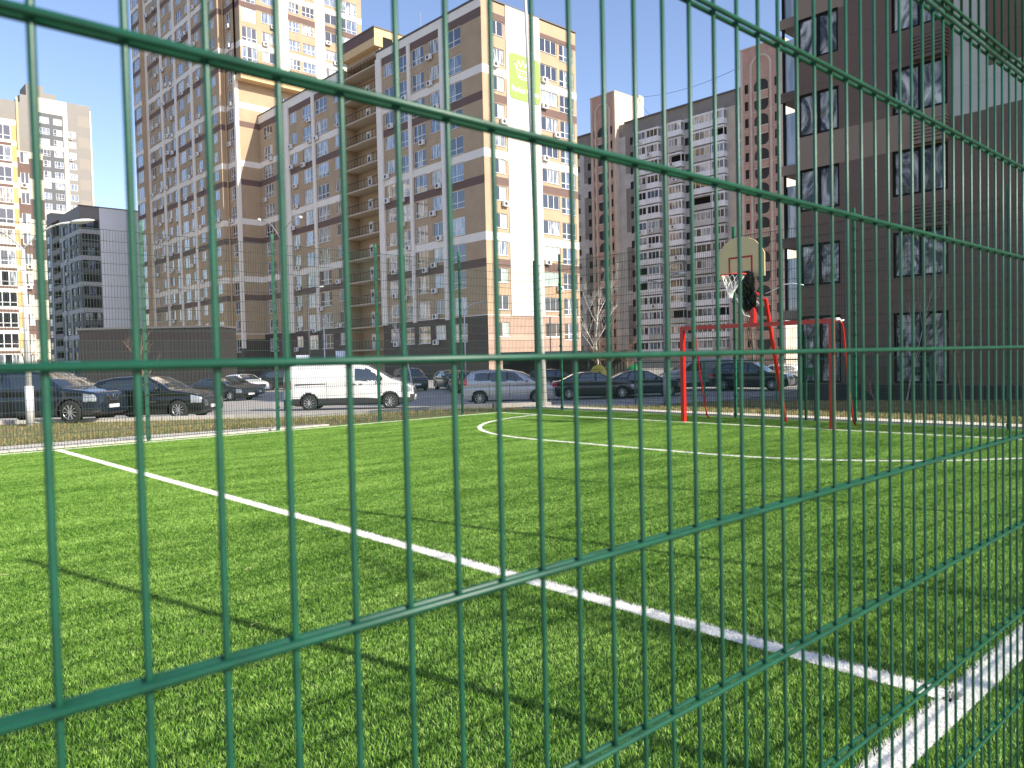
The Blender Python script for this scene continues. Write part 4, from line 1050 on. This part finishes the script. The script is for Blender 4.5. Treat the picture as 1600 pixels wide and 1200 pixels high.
# --- the tall tower behind it
b = Bld('apartment_tower', 'very tall tan apartment tower with white bands, its top out of view', 'building', 51, 117)
XT, TOP = 51.0, 76
def tw(bm):
    rs = rows(4.66, 24, -.8, .8); rb = rows(4.66, 24, -1.2, .8)
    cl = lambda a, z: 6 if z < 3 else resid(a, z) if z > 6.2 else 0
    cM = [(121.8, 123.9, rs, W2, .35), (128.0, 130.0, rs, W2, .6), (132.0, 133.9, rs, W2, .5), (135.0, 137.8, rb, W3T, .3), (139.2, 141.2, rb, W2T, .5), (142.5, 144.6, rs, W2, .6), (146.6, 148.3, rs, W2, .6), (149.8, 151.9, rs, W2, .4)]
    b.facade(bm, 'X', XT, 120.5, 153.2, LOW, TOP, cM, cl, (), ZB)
    cb_ = [(153.7, 157.2, rows(4.66, 24, -1.3, .9), (3, .5, 'W', (0, 3, 2, 3), False))]
    b.facade(bm, 'X', XT-.9, 153.2, 157.6, LOW, TOP, cb_, cl, (), ZB)
    f = bm.faces.new([bm.verts.new(b.P('Y', 153.2, a, z)) for a, z in ((XT-.9, LOW), (XT, LOW), (XT, TOP), (XT-.9, TOP))])
    b.facade(bm, 'Y', 120.5, XT, 52.0, LOW, TOP, [], cl, (), ZB)
    b.facade(bm, 'X', 52.0, 117, 120.5, LOW, TOP, [(118.0, 119.7, rb, W2T, .3)], cl, (), ZB)
    b.facade(bm, 'Y', 117.0, 52.0, 74.5, LOW, 45.9, [(58.9, 61.1, rb, W2T, .4)], cl, (), ZB)
    # projecting upper floors
    cu = [(52.6, 55.0, rows(4.66, 24, -1.3, .85), (3, .5, 'W', (2, 0, 3, 2), False)), (55.9, 58.1, rs, W2, .5), (60.4, 62.3, rs, W3T, .4), (62.8, 65.0, rs, W3T, .2), (66.9, 69.1, rs, W2, .5), (69.9, 73.0, rows(4.66, 24, -1.3, .85), (3, .5, 'W', (2, 0, 3, 2), False))]
    def cu_(a, z):
        if 58.27 < a < 60.3 or 65.1 < a < 66.8: return 1
        return resid(a, z)
    b.facade(bm, 'Y', 115.4, 52.3, 73.9, 46.0, TOP, cu, cu_, (58.27, 60.3, 65.1, 66.8), ZB)
    b.facade(bm, 'X', 52.3, 115.4, 117.0, 46.0, TOP, [], cu_, (), ZB)
    o = b.o
    for q, mi in ((((52.3, 115.4, 46), (73.9, 115.4, 46), (73.9, 117, 46), (52.3, 117, 46)), 4), (((73.9, 115.4, 46), (73.9, 157, 46), (73.9, 157, TOP), (73.9, 115.4, TOP)), 0), (((XT, 117, TOP), (73.9, 117, TOP), (73.9, 157.6, TOP), (XT, 157.6, TOP)), 5), (((XT-.9, 157.6, LOW), (74, 157.6, LOW), (74, 157.6, TOP), (XT-.9, 157.6, TOP)), 0)):
        f = bm.faces.new([bm.verts.new(Vector(p)-o) for p in q]); f.material_index = mi
b.part('wall', tw, RM+[DARKBASE])
b.part('ledge', lambda bm: b.bx(bm, 52.15, 115.2, 45.0, 74.0, 116.99, 45.95), CREAM)
for y0, y1 in ((131.0, 131.8), (138.3, 139.0), (144.75, 145.6), (152.3, 153.15), (124.4, 124.8)):
    b.part('pilaster', lambda bm: b.bx(bm, XT-.2, y0, 4, XT-.003, y1, TOP), WHITE)
b.part('pilaster', lambda bm: b.bx(bm, 51.85, 116.9, 4, 52.4, 117.5, 45.8), WHITE)
b.part('drainpipe', lambda bm: b.bx(bm, 51.72, 120.3, 3, 51.84, 120.42, TOP), CREAM)
b.finish()

# --- grey panel-clad mid-rise at the left
b = Bld('office_block', 'mid-rise block with dark windowed side and blank pale grey metal end wall', 'building', 44.76, 176.75)
def gb(bm):
    rz = [30.9-2.68*k for k in range(12)]
    cl = lambda a, z: 1 if z > 32.2 else (2 if any(abs(z-(29.45-5.36*j)) < .5 for j in range(6)) else 0)
    zb = [32.2]+[29.45-5.36*j+e for j in range(6) for e in (-.5, .5)]
    r = [(z-.85, z+.85) for z in rz]
    WD = (3, .5, 'D', (1, 3, 1, 0), False)
    b.facade(bm, 'Y', 176.75, 44.76, 48.55, LOW, 34.63, [(45.2, 48.3, r, (4, .5, 'D', (1, 3, 1, 2), False))], cl, (), zb)
    b.facade(bm, 'Y', 176.75, 48.55, 60, LOW, 34.63, [], lambda a, z: 3)
    cm = lambda a, z: 1 if z > 32.2 else (2 if (any(abs(z-(29.45-5.36*j)) < .4 for j in range(6)) and a < 196) or 184.6 < a < 185.6 or 190.0 < a < 191 or 199.5 < a < 200.6 else 0)
    b.facade(bm, 'X', 44.76, 176.75, 192.6, LOW, 34.63, [(178.2, 180.2, r, WD), (181.5, 184.2, r, WD), (186.6, 189.4, r, WD, .6)], cm, (184.6, 185.6, 190, 191), zb)
    b.facade(bm, 'X', 44.76, 199.3, 211, LOW, 34.0, [(201.5, 205, r, WD, .4), (206.5, 210, r, WD, .5)], cm, (199.5, 200.6), zb)
    o = b.o; b.bx(bm, 47.3, 192.6, LOW, 60, 199.3, 34.5, 0)
    for q, mi in ((((44.76, 192.6), (47.3, 192.6)), 0), (((44.76, 199.3), (47.3, 199.3)), 0), (((44.76, 211), (60, 211)), 0), (((60, 176.75), (60, 211)), 3)):
        f = bm.faces.new([bm.verts.new(Vector((p[0], p[1], z))-o) for p, z in ((q[0], LOW), (q[1], LOW), (q[1], 34.2), (q[0], 34.2))]); f.material_index = mi
    f = bm.faces.new([bm.verts.new(Vector(p)-o) for p in ((44.76, 176.75, 34.1), (60, 176.75, 34.1), (60, 211, 34.1), (44.76, 211, 34.1))]); f.material_index = 1
b.part('wall', gb, [DGREY, MGREY, mat('pale_band', (.42, .42, .42), .7), GREYM])
for k in range(12):
    z = 29.6-2.68*k
    b.part('balcony', lambda bm: (b.bx(bm, 44.9, 192.61, z-.15, 47.3, 199.29, z), b.bx(bm, 44.8, 192.61, z, 44.9, 199.29, z+1.1)), MGREY)
b.part('roof_edge', lambda bm: b.bx(bm, 44.6, 176.6, 34.64, 60.1, 177, 34.8), ROOFM)
b.part('chimney', lambda bm: b.bx(bm, 46, 205, 34.2, 49, 209, 37.6), MGREY)
b.finish()

# --- grey tower with a cream frame far left
b = Bld('apartment_tower', 'distant grey apartment tower with a cream frame round two window columns', 'building', 52.5, 263.9)
def gt_(bm):
    rz = [75.1-3.17*k for k in range(23)]; r = [(z-.95, z+.95) for z in rz]
    def cl(a, z):
        if 55.5 < a < 56.96 or 63.5 < a < 64.7: return 1 if z < 82 else 1
        if 56.96 <= a <= 63.5: return 1 if z > 77.2 or any(abs(z-(67.2-9.5*j)) < .6 for j in range(7)) else 0
        if a > 67.6: return 3 if int((z+1.2)/3.17) % 2 == 0 else 2
        return 2
    zb = [77.2]+[67.2-9.5*j+e for j in range(7) for e in (-.6, .6)]+[3.17*k-1.2 for k in range(27)]
    WL = (3, .6, 'W', (0, 3, 1, 2), False)
    b.facade(bm, 'Y', 263.9, 52.5, 71.0, LOW, 81.5, [(57.2, 59.8, r, WL), (60.9, 63.2, r, WL, .1), (64.95, 66.85, [(z-3.0, q-3.0) for z, q in r], (2, 0, 'W', (0, 3, 2), False), .35)], cl, (55.5, 56.96, 63.5, 64.7, 67.6), zb, rec=.1)
    o = b.o
    for q in (((52.5, 263.9, LOW), (52.5, 285, LOW), (52.5, 285, 81.5), (52.5, 263.9, 81.5)), ((71, 263.9, LOW), (71, 285, LOW), (71, 285, 81.5), (71, 263.9, 81.5)), ((52.5, 263.9, 81.4), (71, 263.9, 81.4), (71, 285, 81.4), (52.5, 285, 81.4))):
        f = bm.faces.new([bm.verts.new(Vector(p)-o) for p in q]); f.material_index = 2
b.part('wall', gt_, [DGREY, mat('cream_frame', (.60, .54, .44), .8), MGREY, mat('warm_grey', (.29, .26, .22), .8)])
b.part('roof_house', lambda bm: (b.bx(bm, 55, 268, 81.5, 59.5, 276, 86.2), b.bx(bm, 59.5, 269, 81.5, 63, 276, 84.6)), MGREY)
b.part('corner_trim', lambda bm: b.bx(bm, 70.8, 263.7, LOW, 71.15, 263.89, 80), WHITE)
b.finish()

# --- cream and orange block at the left edge
b = Bld('apartment_block', 'cream and orange apartment block with wide white balcony windows at the left edge', 'building', 15, 127.8)
def ob(bm):
    rz = [34.6-2.9*k for k in range(12)]; r = [(z-1.1, z+1.0) for z in rz]
    def cl(a, z):
        if z > 36.0: return 0
        if 24.2 < a < 24.8 and z > 3: return 3 if any(abs(z-v) < 1.1 for v in rz) else 0
        k = int((36.05-z)/2.9)
        return 2 if k % 2 == 1 and not any(abs(z-v) < 1.05 for v in rz) else 0
    zb = [v+e for v in rz for e in (-1.1, 1.05)]+[36.05-2.9*k for k in range(13)]
    WL = (3, .6, 'W', (0, 1, 2, 5), False)
    b.facade(bm, 'Y', 127.8, 15, 24.8, LOW, 36.4, [(21.4, 24.15, r, WL), (17.5, 20.5, r, WL)], cl, (24.2,), zb, rec=.08)
    cs = lambda a, z: 0 if int(z/2.9) % 2 else 2
    b.facade(bm, 'Y', 130.2, 24.8, 28.5, LOW, 32.8, [(25.6, 26.7, [(v-3.5, v-1.9) for v in rz], (2, 0, 'W', (1, 0, 2), True), .4)], cs, (), [2.9*k for k in range(12)])
    o = b.o
    for q, mi in ((((24.8, 127.8, LOW), (24.8, 130.2, LOW), (24.8, 130.2, 36.4), (24.8, 127.8, 36.4)), 0), (((28.5, 130.2, LOW), (28.5, 150, LOW), (28.5, 150, 32.8), (28.5, 130.2, 32.8)), 0), (((15, 127.8, LOW), (15, 150, LOW), (15, 150, 36.4), (15, 127.8, 36.4)), 0), (((15, 127.8, 36.3), (24.8, 127.8, 36.3), (24.8, 150, 36.3), (15, 150, 36.3)), 4)):
        f = bm.faces.new([bm.verts.new(Vector(p)-o) for p in q]); f.material_index = mi
    b.bx(bm, 15, 132, 36.3, 23.6, 150, 39.4, 4); b.bx(bm, 23.6, 133, 32.8, 28.0, 150, 40.6, 1)
b.part('wall', ob, [mat('cream_render', (.74, .67, .52), .8), MGREY, DBROWN, ORANGE, mat('slate_grey', (.20, .20, .20), .8)])
b.part('flue', lambda bm: b.bx(bm, 25.9, 132.8, 33, 26.15, 132.98, 41.2), CREAM)
b.finish()

# --- the concrete slab block with two pink balcony towers
b = Bld('panel_block', 'weathered grey concrete slab block with white glazed balconies and two pink arched towers', 'building', 119.66, 70)
X3 = 119.66; R3 = [3.2+2.8*k for k in range(15)]
WS = (2, 0, 'W', (1, 0, 1, 3), False); WS3 = (3, 0, 'W', (1, 0, 2, 3, 1), False); WS4 = (4, 0, 'W', (1, 0, 2, 3, 1, 0), False); DK = (1, 0, 'D', (8,), False)
def pb(bm):
    r = [(z-.7, z+.7) for z in R3]
    def cl(a, z):
        if z > 43.6: return 1
        if 71.9 < a < 73.3: return 2
        if 85.2 < a < 87.1: return 2
        if 92.8 < a < 95.6 or 104 < a < 106.3: return 1 if int(z/2.8) % 4 else 0
        if 70 < a < 71.8: return 1
        return 0
    b.facade(bm, 'X', X3, 70.2, 97.1, LOW, 46.0, [(70.35, 71.35, r, WS), (93.7, 94.5, r, DK)]+[(80.6, 82.1, [(z-.7, z+.6) for z in R3], DK)], cl, (71.9, 73.3, 85.2, 87.1, 92.8, 95.6), [43.6]+[2.8*k for k in range(16)])
    b.facade(bm, 'X', X3, 103.6, 130, LOW, 46.0, [(104.5, 105.3, r, DK), (107.4, 109.2, r, WS), (112, 114, r, WS), (118, 120, r, WS)], cl, (104, 106.3), [43.6]+[2.8*k for k in range(16)])
    o = b.o
    for q in (((X3, 70, 45.9), (134, 70, 45.9), (134, 130, 45.9), (X3, 130, 45.9)), ((134, 63, LOW), (134, 130, LOW), (134, 130, 46), (134, 63, 46))):
        f = bm.faces.new([bm.verts.new(Vector(p)-o) for p in q]); f.material_index = 1
b.part('wall', pb, [CONC, CONCD, BEIGE])
b.part('roof_edge', lambda bm: (b.bx(bm, X3-.25, 70.2, 46.0, X3+.3, 95.7, 46.25), b.bx(bm, X3-.25, 103.6, 46.0, X3+.3, 130, 46.25)), ROOFM)
for (a0, a1, wt) in ((73.5, 76.1, WS3), (76.2, 80.4, WS4), (82.2, 85.1, WS4), (87.2, 89.95, WS3), (90.0, 92.9, WS3)):
    for z in R3:
        d = X3-1.1
        pb_ = b.part('balcony', lambda bm: (b.bx(bm, d, a0, z-1.55, X3-.003, a1, z-.62), b.bx(bm, d+.06, a0+.03, z-.62, d+.2, a0+.12, z+.75), b.bx(bm, d+.06, a1-.12, z-.62, d+.2, a1-.03, z+.75), b.bx(bm, d+.03, a0+.02, z+.75, X3-.003, a1-.02, z+1.0)), PARAPET if b.rnd.random() < .8 else CONC)
        if b.rnd.random() < .88: b.window('X', d+.05, a0+.12, a1-.12, z-.62, z+.75, wt)
        else: b.part('balcony_shade_plate', lambda bm: b.bx(bm, X3-.05, a0+.1, z-.62, X3-.004, a1-.1, z+.75), BLACKF, parent=pb_)  # black plate on the back wall paints in the open balcony's shade
        if b.rnd.random() < .25: b.ac('X', d, a0+.5+b.rnd.random(), z-1.3)
for (a0, a1, top, xf) in ((97.1, 103.3, 52.3, X3-1.2), (62.6, 70.15, 51.7, X3-1.2)):
    def twr(bm):
        o = b.o
        b.facade(bm, 'X', xf, a0, a1, LOW, top, [(a0+.75, a0+1.45, [(z-.75, z+.75) for z in R3+[45.2]], DK), (a1-1.45, a1-.75, [(z-.75, z+.75) for z in R3+[45.2]], DK)], lambda a, z: 1 if a < a0+.45 or a > a1-.45 else 0, (a0+.45, a1-.45))
        b.facade(bm, 'Y', a0, xf, 126.0, LOW, top, [], lambda a, z: 1)
        f = bm.faces.new([bm.verts.new(Vector(p)-o) for p in ((xf, a1, LOW), (126.0, a1, LOW), (126.0, a1, top), (xf, a1, top))]); f.material_index = 1
        f = bm.faces.new([bm.verts.new(Vector(p)-o) for p in ((xf, a0, top-.05), (126.0, a0, top-.05), (126.0, a1, top-.05), (xf, a1, top-.05))]); f.material_index = 1
    tb = b.part('balcony_tower', twr, [PINK, BEIGE])
    c = (a0+a1)/2
    def ribs(bm):
        for s_ in (-1, 1): b.bx(bm, xf-.25, c+s_*1.75-.16, 0, xf-.003, c+s_*1.75+.16, top-3.4)
        n = 14; f3 = lambda a, z, d: b.P('X', xf, a, z, d)
        for i in range(n):
            p0, p1 = math.pi*i/n, math.pi*(i+1)/n
            prism(bm, [(c+q*math.cos(t), top-3.4+q*math.sin(t)) for q, t in ((1.59, p0), (1.91, p0), (1.91, p1), (1.59, p1))], -.25, -.003, f3)
        b.bx(bm, xf-.1, a0-.05, top, xf+7.5, a1+.05, top+.2)
        for z in R3: b.bx(bm, xf-.08, a0+.45, z-1.42, xf-.003, a1-.45, z-1.30)
    b.part('arched_rib', ribs, BEIGE, parent=tb)
    for k in range(8):
        zc = 45.2-2.1-5.6*k+.5
        def shade_plate(bm):
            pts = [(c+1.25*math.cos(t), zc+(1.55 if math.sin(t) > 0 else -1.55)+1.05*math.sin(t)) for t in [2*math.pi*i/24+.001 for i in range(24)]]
            prism(bm, pts, -.06, -.004, lambda a, z, d: b.P('X', xf, a, z, d))  # flat dark plate on the wall, painted as the shade inside a loggia
        lg = b.part('loggia_shade_plate', shade_plate, mat('loggia_shade', (.045, .040, .038), .9), parent=tb)
        b.part('loggia_parapet', lambda bm: (b.bx(bm, xf-.14, c-1.3, zc-.55, xf-.062, c+1.3, zc+.55, 0), b.bx(bm, xf-.2, c-1.32, zc+.55, xf-.062, c+1.32, zc+.72, 1), b.bx(bm, xf-.2, c-1.32, zc-.72, xf-.062, c+1.32, zc-.55, 1)), [PINK, BEIGE], parent=tb)
b.part('roof_shaft', lambda bm: b.bx(bm, 126.2, 97.3, 46, 127.8, 98.8, 53.3), BEIGE)
b.finish()

def cable(label, pts, sag, r=.035):
    (a, b_) = [Vector(p) for p in pts]; bm = bmesh.new()
    tube(bm, [a.lerp(b_, i/16)-Vector((0, 0, sag*4*(i/16)*(1-i/16))) for i in range(17)], r, 4, cap=False)
    return tag(build('overhead_cable', bm, BLACKF), label, 'cable')
cable('thin cable sagging between the two pink towers of the concrete block', [(127, 98, 53.2), (121, 70.2, 50.5)], 1.2)
cable('thin cable running down from the left pink tower to the slab roof', [(127, 98, 53.2), (120.5, 90, 46.3)], .5)
# --- the near brown building at the right
X4 = 30.4
b = Bld('brown_building', 'new brown panelled building close by at the right, film still on its large windows', 'building', X4, 10)
def nb(bm):
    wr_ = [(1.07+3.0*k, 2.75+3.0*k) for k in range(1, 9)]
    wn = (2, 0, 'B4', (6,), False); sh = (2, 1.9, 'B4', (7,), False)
    def cl(a, z):
        if 8.65 < a < 9.72 and z > 9.55: return 2
        if a < 8.65: return 2 if 9.6 < z < 11.0 or 18.6 < z < 20 else 0
        if 8.75 < z < 10.05 and 9.9 < a: return 1
        if 14.7 < z < 16.0 and a > 13.5: return 1
        if 17.7 < z < 19.05: return 1
        return 0
    zb = [9.55, 9.6, 11, 8.75, 10.05, 14.7, 16.0, 18.6, 20, 17.7, 19.05]
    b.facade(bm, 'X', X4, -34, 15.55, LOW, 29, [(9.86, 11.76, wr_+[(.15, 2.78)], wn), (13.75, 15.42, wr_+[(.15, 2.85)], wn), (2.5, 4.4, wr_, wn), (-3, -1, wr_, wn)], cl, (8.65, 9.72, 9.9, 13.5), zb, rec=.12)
    # set-back corner bay
    b.facade(bm, 'Y', -34, X4, 46, LOW, 29, [], cl)
    o = b.o
    for q in (((X4, 15.55, LOW), (46, 15.55, LOW), (46, 15.55, 29), (X4, 15.55, 29)), ((46, -34, LOW), (46, 15.55, LOW), (46, 15.55, 29), (46, -34, 29)), ((X4, -34, 29), (46, -34, 29), (46, 15.55, 29), (X4, 15.55, 29))):
        bm.faces.new([bm.verts.new(Vector(p)-o) for p in q])
b.part('wall', nb, [BR4, TAUPE4, LGREY4])
# projecting corner balconies with glass sides
for k in range(1, 7):
    z = 3.0*k+.0
    bl = b.part('corner_balcony', lambda bm: (b.bx(bm, X4+.35, 15.56, z-.25, X4+2.3, 16.35, z+.15), ), TAUPE4 if k % 2 else BR4)
    b.part('balcony_glass', lambda bm: b.bx(bm, X4+.5, 15.6, z+.15, X4+2.1, 16.28, z+2.3), GL[2] if k != 2 else GL[5], parent=bl)
    b.part('balcony_frame', lambda bm: (b.bx(bm, X4+.42, 16.2, z+.15, X4+.49, 16.3, z+2.75), b.bx(bm, X4+.42, 15.58, z+.16, X4+.49, 15.66, z+2.75)), BLACKF, parent=bl)
for k in range(1, 7):
    zz = 2.85+3.0*k
    def lv(bm):
        for i in range(7): b.bx(bm, X4-.30, 9.82, zz+.10*i*1.25, X4-.26, 10.95, zz+.10*i*1.25+.06)
        for i in range(7): b.bx(bm, X4-.26, 9.82, zz+.125*i, X4-.003, 9.86, zz+.125*i+.06); b.bx(bm, X4-.26, 10.91, zz+.125*i, X4-.003, 10.95, zz+.125*i+.06)
        b.bx(bm, X4-.30, 9.82, zz-.05, X4-.003, 10.95, zz-.01)
    b.part('louvre_box', lv, TAUPE4 if k in (2,) else BR4)
b.part('plinth', lambda bm: b.bx(bm, X4-.06, -34, LOW, X4-.003, 15.55, .1), CHAR)
b.finish()
